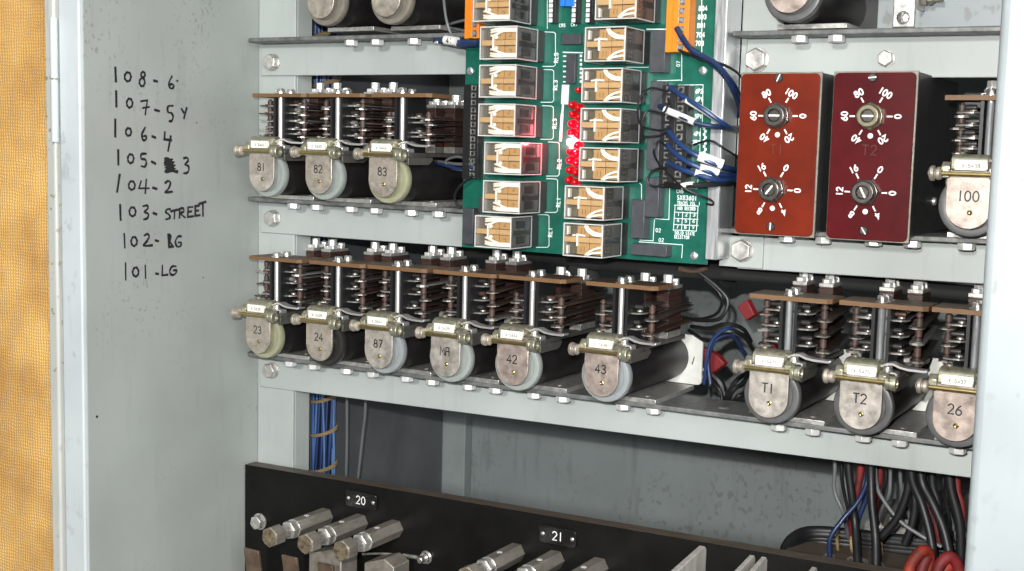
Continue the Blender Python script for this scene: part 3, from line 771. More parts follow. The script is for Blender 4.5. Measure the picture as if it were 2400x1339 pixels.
R3 = [('23', 'X 5439', -.8437, 'relay marked 23 at the left end of the lower row, yellowed disc', NYLONY, NICKEL, True, False, 3, 3),
      ('24', 'X 5439', -.7657, 'relay marked 24 in the lower row, black bobbin with a small pale disc', DISCK, NICKEL, True, False, 0, 3),
      ('87', 'X 5441', -.6944, 'relay marked 87 in the lower row, pale plate and bluish white disc', NYLONB, NICKELW, True, False, 0, 3),
      ('Ma', 'X 5429', -.6192, 'relay marked MA in the lower row, pale plate and white disc', NYLON, NICKELW, True, False, 0, 3),
      ('42', 'X 5434', -.5484, 'relay marked 42 in the lower row, mottled rosy plate, low contact stack', NYLON, NICKELR, False, False, 0, 3),
      ('43', 'X 5438', -.4614, 'relay marked 43 in the lower row, its whole black coil and white rear plate visible', NYLONB, NICKELR, False, False, 0, 2),
      ('T1', 'X 5475', -.3149, 'relay marked T1 in the lower row, grey bobbin and threaded grey posts', DISCG, NICKELW, True, True, 0, 3),
      ('T2', 'X 5475', -.2427, 'relay marked T2 in the lower row, grey bobbin and brushed pale plate', DISCG, NICKELW, True, True, 0, 3),
      ('26', 'X 5437', -.1736, 'relay marked 26 at the right end of the lower row, half behind the white pillar', DISCG, NICKELR, True, True, 0, 3)]
for n, l, x, d, disc, pl, tall, thr, fk, nl in R3:
    relay(n, l, x, ref3(x), d, disc, pl, tall, thr, fk, nl, worn={'23': (27.2, 48, 2.5), '24': (27.6, 48, 3)}.get(n))
for n, l, x, d, disc, tall, fk, nl in (
        ('81', 'X 5441', -.8396, 'relay marked 81 at the left end of the middle row, white disc', NYLON, True, 5, 5),
        ('82', 'X 5440', -.7681, 'relay marked 82 between relays 81 and 83 in the middle row, white disc', NYLON, True, 0, 4),
        ('83', 'X 5443', -.6922, 'relay marked 83 beside the circuit board, yellowed disc and patched plate', NYLONY, False, 0, 4)):
    relay(n, l, x, REF2, d, disc, NICKEL if n != '81' else NICKELW, tall, False, fk, nl, worn={'81': (28.5, 48, -.5), '83': (27, 48, 4)}.get(n))
relay('100', 'X 5438', -.1737, REFR2 + .0025, 'relay marked 100 right of the timer boxes, pinkish plate and grey bobbin', DISCG, NICKELR, True, True, 0, 4)
# the coils on the top rails: only their lower halves are in the picture
relay('', '', -.7675, REF1 + .0032, 'left of two large coils on the top left rail, dull domed plate', BOBB, NICKEL, False, rear=BLACKP)
relay('', '', -.6915, REF1 + .0024, 'second large coil on the top left rail, next to the orange terminal block', BOBB, NICKEL, False, rear=BLACKP)
relay('', '', -.3135, REFR1 + .0015, 'coil on the top right rail beside the white plate, grey disc and glossy black winding', DISCG, NICKELR, False, rear=BLACKP)

# ================================================================== CIRCUIT BOARD
YB = -.030
pcb = thing('circuit_board', 'green printed circuit board in the middle of the rack, carrying clear relays and red lamps', 'circuit board', (-.62, YB, -.0908))
def pobj(name, mb, mats, parent=None, bev=0.0, seg=2):
    o = obj(name, mb, mats, parent or pcb, bev=bev, seg=seg); o.location = -pcb.location if parent is None else (0, 0, 0); return o
b = MB(1); b.box(-.6245, -.3835, YB, YB + .0018, -.0908, .24); board = pobj('board', b, PCB)
# silkscreen lines and lettering
b = MB(1); sk = [0]
def sline(*pts, w=.0006):
    b.ribbon([at(px, py, YB) + V(0, -.00012 - .000012 * sk[0], 0) for px, py in pts], w, (0, -1, 0)); sk[0] += 1
for x, y0, y1 in ((1302, 76, 156), (1298, 164, 240), (1297, 249, 327), (1311, 334, 413), (1307, 420, 498), (1287, 504, 580)):
    sline((x - 26, y0 - 1), (x - 4, y0), (x, y0 + 3), (x, y1 - 4), (x - 4, y1), (x - 30, y1))
sline((1283, 0), (1283, 68)); sline((1645, 0), (1645, 128)); sline((1598, 128), (1598, 190)); sline((1540, 190), (1598, 188))
sline((1590, 200), (1648, 199), (1646, 300)); sline((1642, 300), (1640, 362)); sline((1636, 420), (1634, 443), (1600, 442))
sline((1570, 440), (1568, 515), (1536, 513)); sline((1534, 515), (1531, 565), (1500, 563)); sline((1498, 567), (1600, 574), (1598, 605))
sline((1500, 430), (1504, 434), (1504, 470)); sline((1320, 123), (1366, 124), w=.0010); sline((1516, 69), (1562, 69), w=.001)
sline((1468, 158), (1520, 158)); sline((1320, 246), (1318, 270), w=.002); sline((1326, 204), (1324, 240), w=.0072); sline((1318, 268), (1314, 330), w=.0028)  # broad strokes: white labels with the glare on them painted in
for i in range(7): sline((1362, 130 + i * 10), (1362, 133 + i * 10), w=.0022)
for i in range(6): sline((1321, 132 + i * 12), (1328, 132 + i * 12), w=.0012)
for i in range(9): sline((1651 + (i % 2) * 3, 300 + i * 7), (1651 + (i % 2) * 3, 303 + i * 7), w=.0022)
def text_m(mb, st, o, u, v, h, wd, nrm, pitch=.84, sx=1.0):
    u = Vector(u) * sx
    n = len(st); adv = [(.5 if c in '1I.' else .62) for c in st]; gap = pitch - .6
    x = -(sum(adv) + gap * (n - 1)) * .5; k = 0
    for c, a in zip(st, adv):
        dx = x - (.05 if c in '1I.' else 0)
        for pl in G[c]:
            mb.ribbon([Vector(o) + Vector(u) * ((dx + p[0]) * h) + Vector(v) * ((p[1] - .5) * h) + Vector(nrm) * (.00016 + .00001 * k + .0000016 * i) for i, p in enumerate(pl)], wd, nrm); k += 1
        x += a + gap
def stext(st, px, py, h, w=.00055, rot=0.0, sx=1.0):
    text_m(b, st, at(px, py, YB), (math.cos(rot), 0, math.sin(rot)), (-math.sin(rot), 0, math.cos(rot)), h, w, (0, -1, 0), sx=sx)
for st, px, py in (('804', 1647, 20), ('803', 1645, 40), ('801', 1643, 60), ('704', 1641, 82), ('703', 1639, 102)):
    stext(st, px + 1, py, .0036, .0008, 0, .85)
for st, px, py in (('6P2', 1632, 214), ('6P1', 1632, 233), ('5P1', 1630, 273), ('4P1', 1627, 314), ('2P2', 1625, 334), ('1P2', 1622, 411)):
    stext(st, px + 7, py, .0032, .0008, 0, .8)
stext('CN5', 1594, 449, .0026, .0006); stext('SX83601', 1610, 464, .0036, .0007, 0, .85); stext('TRACKS ISS. 1', 1614, 477, .0028, .0005, 0, .68)
stext('MOD RECORD', 1609, 489, .0026, .0005, 0, .74)
for r in range(4): sline((1581, 481 + r * 14.5 + (2 if r else 0)), (1637, 483.5 + r * 14.5 + (2 if r else 0)))
sline((1578, 539), (1633, 542))
for x0, x1 in ((1583, 1579), (1601, 1598), (1619, 1616), (1637, 1633)):
    sline((x0, 482 if x0 in (1583, 1637) else 497), (x1, 541))
for i in range(9):
    stext(str(i + 1), 1590.5 + (i % 3) * 18.3 - (i // 3) * 1.1, 502 + (i // 3) * 14.6 + (i % 3) * .7, .0030, .0006)
stext('SOLID STATE', 1605, 547, .0026, .0005, 0, .76); stext('SELECTOR', 1598, 556, .0026, .0005, 0, .78)
for st, px, py in (('RL5', 1304, 136), ('RL3', 1302, 200), ('RL3', 1300, 290), ('RL2', 1311, 385), ('RL1', 1309, 475), ('RL1', 1290, 545)):
    stext(st, px, py, .0036, .0008, PI / 2)
stext('02', 1543, 540, .003); stext('02', 1550, 563, .003); stext('07', 1590, 150, .003, rot=PI / 2)
stext('CR5', 1318, 60, .0026); stext('CR7', 1346, 58, .0026)
pobj('silkscreen', b, SILK)
# screws
for px, py in ((1103, 167), (1648, 166), (1627, 600)):
    p = at(px, py, YB); b = MB(1); b.lathe((p.x, YB, p.z), (0, -1, 0), [(0, .0036), (.0012, .0034), (.0022, .002)], 18)
    b.box(p.x - .003, p.x + .003, YB - .0026, YB - .0021, p.z - .0004, p.z + .0004)
    pobj('screw', b, ALU, bev=.15)
# dark grey modules
def module(pts, depth=.012, name='module'):
    (x0, y0), (x1, y1) = pts; a = at(x0, y0, YB - depth); c = at(x1, y1, YB - depth)
    b = MB(1); b.box(min(a.x, c.x), max(a.x, c.x), YB - depth, YB - .0001, min(a.z, c.z), max(a.z, c.z)); return pobj(name, b, GREYMOD, bev=.5)
module(((1525, 72), (1557, 170))); module(((1525, 190), (1550, 305))); module(((1517, 310), (1543, 398)));
module(((1513, 416), (1542, 510))); module(((1480, 468), (1508, 560))); module(((1478, 571), (1562, 603)), .011)
module(((1085, 488), (1108, 574)), .011); module(((1122, 462), (1130, 500)), .008)
module(((1316, 80), (1360, 104)), .005); module(((1327, 128), (1347, 196)), .004)
# white edged strips and blue trimmers at the top centre
for px in (1291, 1345, 1378):
    a = at(px, 0, YB - .006); c = at(px + 10, 55, YB - .006); b = MB(1); b.box(a.x, c.x, YB - .006, YB - .0001, c.z, .24)
    s_ = pobj('resistor_strip', b, BLACKP, bev=.3)
    b = MB(1)
    for i in range(14): b.box(a.x - .0012, a.x + .0022, YB - .0068, YB - .0061, c.z + .001 + i * .0042, c.z + .0042 + i * .0042)
    o = obj('marking', b, WHITEM, s_)
for px in (1312, 1324, 1335):
    a = at(px, 15, YB - .008); b = MB(1); b.box(a.x, a.x + .0042, YB - .008, YB - .0001, a.z, a.z + .010); pobj('trimmer', b, BLUET, bev=.3)
# terminal blocks
def terminal(name, x0, x1, y0, y1, n, mcol, depth, dbl=False):
    a = at(x0, y0, YB - depth); c = at(x1, y1, YB - depth)
    zt = a.z if y0 > 0 else a.z + .06
    if y0 <= 0: n = int(n * (zt - c.z) / (a.z - c.z))
    b = MB(1); b.box(a.x, c.x, YB - depth, YB - .0001, c.z, zt)
    lip = (c.x - a.x) * .28
    b.box(a.x + lip * 1.2, a.x + lip * 2.0, YB - depth - .0016, YB - depth - .0001, c.z + .0003, zt - .0003)
    t = pobj(name, b, mcol, bev=.3)
    b = MB(1); pitch = (zt - c.z) / n; W = c.x - a.x
    b2 = MB(1)
    for col in range(2 if dbl else 1):
        xc = a.x + W * ((.28 if col == 0 else .72) if dbl else .68)
        for i in range(n):
            z = c.z + (i + .5) * pitch; r = min(pitch * .36, W * .22)
            b.box(xc - r * .95, xc + r * .95, YB - depth - .0006, YB - depth - .0001, z - r, z + r)
            b2.lathe((xc, YB - depth - .0007, z), (0, -1, 0), [(0, r * .62), (.0006, r * .5)], 10)
    k = pobj('clamp', b, STEEL, t); pobj('screw', b2, BLACKP if mcol is BLACKP else ALU, k)
    return t
terminal('terminal_block', 1090, 1122, 0, 90, 4, ORANGE, .012)
terminal('terminal_block', 1563, 1612, 0, 122, 6, ORANGE, .014)
terminal('terminal_block', 1087, 1118, 198, 420, 13, BLACKP, .010)
terminal('terminal_block', 1552, 1605, 200, 442, 11, BLACKP, .012, True)
# red lamps
LZ = [(1339, 246), (1340, 268), (1338, 290), (1337, 311), (1336, 334), (1335, 355), (1334, 376), (1333, 399), (1331, 422)]
for i, (px, py) in enumerate(LZ):
    for k in (0, 1):
        p = at(px + 15 * k, py + 6 * k, YB - .006); b = MB(1)
        b.lathe((p.x, YB - .0001, p.z), (0, -1, 0), [(0, .0036), (.0010, .0036), (.0010, .0031), (.0058, .0031), (.0074, .0025), (.0084, .0012)], 20)
        pobj('indicator_lamp', b, LEDHOT if (i == 4 and k == 0) else (LEDON if i in (2, 3, 4, 5, 6) else LEDOFF))
p = at(1355, 211, YB - .005); b = MB(1); b.lathe((p.x, YB - .0001, p.z), (0, -1, 0), [(0, .0028), (.0058, .0026), (.0074, .0020), (.0080, .0010)], 18); pobj('indicator_lamp', b, LEDOFF)

# ---- clear plug-in relays, local mm: x 0..37 from the left edge, y -49..0 off the board, z 0..28 from the lower edge
def m_case(b):
    x0, x1, y0, y1, z0, z1 = 0, 36.6, -49, -13, 0, 27.6
    vs = [(x, y, z) for z in (z0, z1) for y in (y0, y1) for x in (x0, x1)]
    b.add(vs, [(0, 2, 3, 1), (4, 5, 7, 6), (0, 1, 5, 4), (0, 4, 6, 2), (1, 3, 7, 5)])
def m_rims(b):
    x0, x1, y0, y1, z0, z1 = 0, 36.6, -49, -13, 0, 27.6; e = .85; o = .08
    for x in (x0, x1):
        for z in (z0, z1): b.box(x - o if x == x0 else x - e, x + e if x == x0 else x + o, y0 - o, y1, z - o if z == z0 else z - e, z + e if z == z0 else z + o)
    for z in (z0, z1): b.box(x0 + e, x1 - e, y0 - o, y0 + e, z - o if z == z0 else z - e, z + e if z == z0 else z + o)
    for x in (x0, x1): b.box(x - o if x == x0 else x - e, x + e if x == x0 else x + o, y0 - o, y0 + e, z0 + e, z1 - e)
    for x in (x0, x1): b.box(x - o if x == x0 else x - e, x + e if x == x0 else x + o, y1 - 1.4, y1 + .2, z0 + e, z1 - e)
def m_rbase(b): b.box(.6, 36.2, -12.8, -.2, .4, 27.2); b.box(4, 33, -15, -12.9, 3, 24.5)
def m_block(b):
    b.box(11.5, 22.6, -46, -24, 16.6, 25.8); b.box(23.0, 34.6, -45.4, -24, 16.6, 25.8)
    b.box(11.5, 22.6, -46, -24, 1.8, 11.2); b.box(23.0, 34.6, -45.4, -24, 1.8, 11.2)
def m_print(b):
    for x, z, st in ((28.5, 21.2, '2'), (28.5, 6.4, '2'), (17, 21.5, '11'), (17, 6.2, '11')):
        text(b, st, (x, -46.1 if x < 20 else -45.5, z), (1, 0, 0), (0, 0, 1), 4.0, .5, (0, -1, 0))
def m_strip(b):
    b.box(.7, 11.6, -47.6, -36, 11.7, 16.2); b.box(13.4, 23.4, -47.6, -30, 11.7, 16.2); b.box(23.8, 35.4, -47.6, -30, 11.7, 16.2)
def m_cav(b): b.box(1.4, 11.2, -40, -20, 1.6, 26)
def m_bar(b):
    b.box(11.7, 13.3, -48.2, -40, 8.5, 19.2)
    b.box(35.0, 36.2, -47.6, -44.0, 1.6, 26)  # white strip painting the bright glint of the case corner
def m_wires_l(b):
    for zz, s in ((24.6, 1), (22.6, 1), (3.2, -1), (5.2, -1)):
        b.tube([(9.5, -46.6, zz), (16, -48.0, zz + .9 * s), (25, -48.1, zz + (1.6 if s > 0 else -1.4) * .6), (35, -46.8, zz + .8 * s * (zz > 20) + (-.9 if s < 0 else 0))], 1.0, 7, 5)
    b.tube([(10, -47.2, 20), (15, -48.2, 20.5), (22, -48.0, 23.2), (34, -46.8, 25.2)], 1.0, 7, 5)
    b.tube([(10, -47.2, 8.6), (15, -48.2, 7.6), (22, -48.0, 5.0), (34, -46.8, 2.6)], 1.0, 7, 5)
    for z in (18.6, 9.6): b.lathe((15.5, -47.2, z), (0, -1, 0), [(0, 1.8), (.8, 1.4)], 10)
def m_wires_r(b):
    b.tube([(21, -46.8, 25.8), (24, -48.2, 23), (29, -48.2, 20.5), (35, -47, 19.6)], 1.0, 7, 5)
    b.tube([(19, -46.8, 26.0), (22, -48.2, 22), (28, -48.2, 18.6), (35, -47, 18.0)], 1.0, 7, 5)
    b.tube([(20, -46.8, 1.6), (24, -48.2, 4.4), (29, -48.2, 7.0), (35, -47, 8.8)], 1.0, 7, 5)
    b.tube([(22, -46.8, 1.4), (26, -48.2, 3.2), (31, -48.2, 4.0), (35, -47, 4.4)], 1.0, 7, 5)
    b.tube([(8, -47.4, 17.4), (14, -48.2, 17.9), (20, -47.6, 17.4)], .9, 7, 5)
    b.box(2.4, 4.0, -47.6, -44, 18, 25); b.box(2.4, 4.0, -47.6, -44, 2, 9)
def m_side_l(b):
    b.cur = 0; b.box(31, 34.6, -42, -15, 1.6, 26)
    b.cur = 1; b.box(30, 36.1, -43.4, -14, 11.4, 15.2); b.box(34.7, 35.6, -38.5, -23, 17.0, 23.2); b.box(34.7, 35.6, -37.5, -23, 4.0, 9.6)
    b.cur = 2; b.box(34.7, 36.3, -21.0, -16.5, 15.8, 26); b.box(34.7, 36.3, -21.0, -16.5, 1.6, 11); b.box(35.0, 36.3, -44.2, -40.4, 15.8, 25.5); b.box(35.0, 36.3, -44.2, -40.4, 2.4, 10.6); b.box(35.7, 36.2, -39, -24, 23.8, 25.4); b.box(35.7, 36.2, -36, -22, 2.2, 3.6)  # white pieces of the coil side, with its highlights painted in
def m_side_r(b):
    b.cur = 2; b.box(31, 33.4, -43, -15, 1.6, 26); b.box(33.5, 36.1, -28, -15.5, 15.8, 26.2); b.box(33.5, 36.1, -28, -15.5, 1.6, 10.8); b.box(34, 36.0, -46.4, -43.5, 1.6, 26)
    b.cur = 1; b.box(33.5, 36.3, -44, -14, 11.3, 15.2)
    b.cur = 3
    for z in (17.8, 21.2, 24.6, 2.8, 6.2, 9.4): b.box(33.5, 35.6, -41, -30, z - .8, z + .8); b.lathe((35.6, -36, z), (1, 0, 0), [(0, 1.3), (.5, .8)], 10)
    b.cur = 0; b.box(33.5, 35.2, -39, -32, 16.0, 25.8); b.box(33.5, 35.2, -39, -32, 2.0, 10.6)
def pin_relay(px, pyt, pyb, left, desc):
    a = at(px, pyt, YB - .049); c = at(px, pyb, YB - .049)
    t = thing('plug_in_relay', desc, 'relay', (c.x, YB, (a.z + c.z) / 2 - .0138), 'clear plug-in relays on the circuit board')
    part('base', 'prbase', m_rbase, BLACKP, t, .4)
    cbk = part('contact_block', 'prblock', m_block, TAN, t, .3)
    part('marking', 'prprint', m_print, INKF, cbk)
    part('retaining_strip', 'prstrip', m_strip, TANL, t, .3)
    part('backing', 'prcav', m_cav, OLIVE, t, .3)
    part('divider', 'prbar', m_bar, WPLAS, t, .2)
    part('wiring', 'prw' + ('l' if left else 'r'), m_wires_l if left else m_wires_r, WWIRE, t)
    part('coil_assembly', 'prs' + ('l' if left else 'r'), m_side_l if left else m_side_r, [COILG, BLACKP, WPLAS, GOLDC], t, .2)
    cs = part('clear_case', 'prcase', m_case, CLEAR, t)
    part('edge_rim', 'prrim', m_rims, RIM, cs)
ORD = ['topmost', 'second', 'third', 'fourth', 'fifth', 'sixth', 'lowest']
LX = [(1108, -28, 54, 'cut by the photo edge'), (1124, 62, 141, 'beside the orange block'), (1122, 150, 231, 'beside the white screw'), (1120, 241, 321, 'glowing faintly pink'), (1134, 327, 413, 'stained red by the lamps'), (1131, 420, 500, 'stained dark red'), (1112, 503, 580, 'with a dark clear side')]
RX = [(1394, -36, 48, 'cut by the photo edge'), (1369, 62, 147, 'with a brown strip'), (1362, 158, 242, 'above the red lamps'), (1359, 250, 336, 'beside black wire loops'), (1356, 343, 426, 'beside the lit red lamps'), (1322, 433, 514, 'jutting left'), (1319, 519, 602, 'at the lower board edge')]
for i, (px, a, c, d) in enumerate(LX): pin_relay(px, a, c, True, '%s clear relay in the left column on the green board, %s' % (ORD[i], d))
for i, (px, a, c, d) in enumerate(RX): pin_relay(px, a, c, False, '%s clear relay in the right column on the green board, %s' % (ORD[i], d))

# aluminium strut carrying the board
b = MB(1); b.box(-.3838, -.3738, -.0335, -.0315, -.0862, .26); b.box(-.3838, -.3815, -.0314, .0, -.0862, .26); b.box(-.3760, -.3738, -.0314, .0, -.0862, .26)
tag(obj('support_strut', b, ALU, bev=.5), 'aluminium channel strut down the right edge of the green board', 'strut')

# ================================================================== TIMER BOXES
def timer(x0, x1, z0, z1, yb, desc, col, tx, dials, screws, bushes, name):
    t = thing('timer_box', desc, 'timer', ((x0 + x1) / 2, -.045, z0), 'red fronted timer boxes')
    L0 = -t.location
    b = MB(1); b.box(x0 + .0012, x1 - .0002, -.0425, yb, z0 + .004, z1 - .0005); o = obj('body', b, BOXG, t, bev=1.2); o.location = L0
    b = MB(1); r = .004
    b.box(x0, x1, -.0446, -.0426, z0, z1); o = obj('frame', b, BOXE, t, bev=.4); o.location = L0
    pl = []
    for cx, cz, a0 in ((x1 - .0012 - r, z1 - .0012 - r, 0), (x0 + .0008 + r, z1 - .0012 - r, 90), (x0 + .0008 + r, z0 + .001 + r, 180), (x1 - .0012 - r, z0 + .001 + r, 270)):
        pl += [(cx + r * math.cos(math.radians(a0 + 22.5 * i)), cz + r * math.sin(math.radians(a0 + 22.5 * i))) for i in range(5)]
    b = MB(1); b.prism(pl, 'xz', -.0462, -.0447); fp = obj('front_panel', b, col, t, bev=.25); fp.location = L0
    b = MB(1); Yp = -.0462
    for (px, py), names in dials:
        c = at(px, py, Yp)
        for ang, s_ in names:
            a = math.radians(ang); u = V(math.cos(a), 0, math.sin(a))
            b.ribbon([c + u * .0122 + V(0, -.00015, 0), c + u * .0158 + V(0, -.00015, 0)], .0012, (0, -1, 0))
            text_m(b, s_, c + u * .0200, V(math.sin(a), 0, -math.cos(a)), u, .0046, .0011, (0, -1, 0), pitch=.80)
        e = c + V(.0004, -.00015, -.0146)
        b.lathe((e.x, Yp - .00005, e.z), (0, -1, 0), [(0, .0021), (.0001, .0020)], 14)
    o = obj('marking', b, WHITEM, fp)
    b = MB(1); c = at(tx[1], tx[2], Yp); text_m(b, tx[0], c, V(1, 0, 0), V(0, 0, 1), .0072, .0007, (0, -1, 0)); obj('pencil_mark', b, mat('mark_' + name, (.09, .012, .006) if tx[0] == 'T1' else (.07, .006, .008), .6), fp)
    for ((px, py), _), bm_, ang in zip(dials, bushes, (0, 55, 0, -60)):
        c = at(px, py, Yp)
        b = MB(1); b.hexb((c.x, Yp, c.z), (0, -1, 0), .0108, .0034, random.uniform(0, 1)); b.lathe((c.x, Yp - .0034, c.z), (0, -1, 0), [(0, .0094), (.0008, .0094), (.0010, .0088), (.0062, .0086), (.0070, .0078), (.0070, .0052), (.0040, .0050)], 28)
        d = obj('dial', b, bm_[0], t, bev=.2); d.location = L0
        b = MB(1); b.lathe((c.x, Yp - .0040, c.z), (0, -1, 0), [(0, .0046), (.0044, .0046), (.0050, .0041)], 22); sh = obj('shaft', b, DIALM, d)
        b = MB(1); a = math.radians(bm_[1]); u = V(math.cos(a), 0, math.sin(a)); n_ = V(-math.sin(a), 0, math.cos(a))
        P = c + V(0, -.0092 + .0, 0); P.y = Yp - .0091
        b.ribbon([P - u * .0040, P + u * .0040], .0014, (0, -1, 0)); obj('slot', b, WHITEM, d)
    for px, py, ang in screws:
        c = at(px, py, Yp); b = MB(1); b.lathe((c.x, Yp, c.z), (0, -1, 0), [(0, .0036), (.0010, .0034), (.0018, .0026)], 18)
        s_ = obj('screw', b, DIALM, t); s_.location = L0
        a = math.radians(ang); u = V(math.cos(a), 0, math.sin(a)); b = MB(1); P = V(c.x, Yp - .0019, c.z)
        b.ribbon([P - u * .0028, P + u * .0028], .0009, (0, -1, 0)); obj('slot', b, WHITEM, s_)
    return t
UP = [(0, '0'), (60, '100'), (120, '80'), (180, '60'), (240, '40'), (300, '20')]
LO = [(0, '0'), (60, '0'), (120, '16'), (180, '12'), (240, '8'), (300, '4')]
timer(-.3554, -.2899, -.0628, .0651, .10, 'timer box with an orange red front panel, marked T1', REDP, ('T1', 1820, 350),
      [((1823, 272), UP), ((1811, 445), LO)], [(1826, 183, 65), (1807, 531, 88)], [(DIALM, 0), (DIALM, 52)], 'a')
t2 = timer(-.2810, -.2178, -.0628, .0652, .10, 'timer box with a crimson front panel and dark grey side, marked T2', REDP2, ('T2', 2038, 352),
      [((2041, 273), UP), ((2029, 451), LO)], [(2046, 182, 5), (2025, 541, -55)], [(DIALB, 0), (DIALM, -62)], 'b')
b = MB(1); p = atx(2188, 472, -.2178); b.lathe((-.2181, p.y, p.z), (1, 0, 0), [(0, .0034), (.002, .0032), (.0028, .002)], 16)
o = obj('screw', b, ZINC, t2); o.location = -t2.location

# white plate with bracket, top right
b = MB(1); a = at(2055, 66, .02); 
wp = thing('white_plate', 'bright white metal plate standing on the top right rail, with a screwed bracket', 'plate', (a.x, .02, a.z))
b.box(a.x, -.05, .02, .0225, a.z - .001, .24); o = obj('plate', b, WHITEP, wp, bev=.5); o.location = -wp.location
c0 = at(2118, 42, .017); b = MB(1)
b.box(c0.x - .0085, c0.x + .0085, .0165, .0198, c0.z - .0075, c0.z + .018)
b.box(c0.x - .024, c0.x + .016, -.006, .0164, c0.z + .0185, c0.z + .0205)
b.box(c0.x + .0145, c0.x + .016, -.006, .0164, c0.z + .004, c0.z + .0184)
o = obj('bracket', b, ZINC, wp, bev=.8); o.location = -wp.location
b = MB(1); b.lathe((c0.x, .0165, c0.z), (0, -1, 0), [(0, .0052), (.002, .0050), (.0028, .0036)], 20); b.box(c0.x - .0008, c0.x + .0008, .0128, .0137, c0.z - .004, c0.z + .004)
o = obj('screw', b, STEEL, wp); o.location = -wp.location
b = MB(1); b.cyl((c0.x + .016, .004, c0.z + .012), (c0.x + .032, .004, c0.z + .012), .0022, 12); b.hexb((c0.x + .0162, .004, c0.z + .012), (1, 0, 0), .0048, .004); b.hexb((c0.x + .0215, .004, c0.z + .012), (1, 0, 0), .0044, .0035, .4)
o = obj('stud', b, BRONZE, wp); o.location = -wp.location

# ================================================================== LOWER BLACK PANEL
YP = -.0227
def ptop(x): return -.3393 + (x + .8964) * .0214
pan = thing('contactor_panel', 'black insulating panel with brown top edge across the bottom of the cabinet', 'panel', (-.8967, YP, -.3393))
b = MB(1)
fr = [(-.8967, YP, -.55), (-.06, YP, -.55), (-.06, YP, ptop(-.06)), (-.8967, YP, ptop(-.8967))]
bk = [(x, YP + .0155, z) for x, y, z in fr]
b.cur = 0; b.add(fr + bk, [(0, 1, 2, 3), (7, 6, 5, 4)])
b.cur = 1; b.add(fr + bk, [(3, 2, 6, 7), (0, 3, 7, 4), (1, 5, 6, 2), (0, 4, 5, 1)])
o = obj('board', b, [BAKE, BAKEE], pan, bev=.5); o.location = -pan.location
def numplate(st, px0, py0, px1, py1):
    a = at(px0, py0, YP - .002); c = at(px1, py1, YP - .002); t = MB(1)
    x0, x1 = a.x, c.x; zc = (a.z + c.z) / 2; h = .0082; r = .0035
    pl = []
    for cx, cz, a0 in ((x1 - r, zc + h - r, 0), (x0 + r, zc + h - r, 90), (x0 + r, zc - h + r, 180), (x1 - r, zc - h + r, 270)):
        pl += [(cx + r * math.cos(math.radians(a0 + 30 * i)), cz + r * math.sin(math.radians(a0 + 30 * i))) for i in range(4)]
    t.prism(pl, 'xz', YP - .0021, YP - .0001); o = obj('number_plate', t, mat('engraved_black_plate', (.006, .006, .006), .3), pan, bev=.4); o.location = -pan.location
    t = MB(1); text_m(t, st, ((x0 + x1) / 2, YP - .0021, zc), V(1, 0, 0), V(0, 0, 1), .0078, .0010, (0, -1, 0), pitch=.8); obj('number', t, WHITEM, o)
    for x in (x0 + .0038, x1 - .0038):
        t = MB(1); t.lathe((x, YP - .0021, zc), (0, -1, 0), [(0, .0019), (.0007, .0017), (.0012, .0009)], 12); obj('screw', t, ALU, o)
numplate('20', 810, 1156, 882, 1190); numplate('21', 1264, 1239, 1350, 1276)
# hex spacer studs with nut and bolt
def stud(px, py, L, desc, tone):
    p = at(px, py, YP); t = thing('hex_stud', desc, 'stud', (p.x, YP, p.z), 'hexagonal studs on the black panel')
    part('hex_bar', 'hexbar%d' % L, lambda b: b.hexb((0, -.2, 0), (0, -1, 0), 9.4, L, 0), BRONZE, t, .3)
    part('drill_hole', 'drill%d' % L, lambda b: b.lathe((0, -L * .62, 8.16), (0, 0, 1), [(0, 2.7), (.12, 2.6)], 18), WHITEM, t)
    part('lock_nut', 'lock%d' % L, lambda b: (b.lathe((0, -L - .3, 0), (0, -1, 0), [(0, 6), (0, 9.4), (1.6, 9.4)], 24), b.hexb((0, -L - 2.0, 0), (0, -1, 0), 9.4, 8.0, .2), b.lathe((0, -L - 10.1, 0), (0, -1, 0), [(0, 6.4), (12.5, 6.2)], 20)), ZINC, t, .3)
    hb = part('bolt', 'sbolt%d' % L, lambda b: b.hexb((0, -L - 22.5, 0), (0, -1, 0), 10.4, 14, .45), BRONZE, t, .5)
    part('worn_face', 'sface%d' % L, lambda b: b.lathe((0, -L - 36.45, 0), (0, -1, 0), [(0, 8.6), (.6, 8.3)], 24), BRASSW, hb)
for i, (px, py) in enumerate(((765, 1210), (846, 1224), (928, 1238))):
    stud(px, py, 50, ['leftmost of the three bronze hex studs below number plate 20', 'middle bronze hex stud below number plate 20', 'rightmost bronze hex stud below number plate 20, nearest the thin wire'][i], 0)
for i, (px, py) in enumerate(((1211, 1294), (1303, 1311), (1405, 1328))):
    stud(px, py, 50, ['leftmost of the three bronze hex studs below number plate 21', 'middle bronze hex stud below number plate 21', 'rightmost bronze hex stud below number plate 21'][i], 0)
p = at(610, 1222, YP); t = thing('panel_bolt', 'zinc hex bolt with washer at the left edge of the black panel', 'bolt', (p.x, YP, p.z))
b = MB(); b.lathe((0, -.2, 0), (0, -1, 0), [(0, 8.8), (1.4, 8.8)], 28); obj('washer', b, ZINC, t)
b = MB(); b.hexb((0, -1.7, 0), (0, -1, 0), 7.8, 6.5, .3); obj('bolt_head', b, ZINC, t, bev=.5)
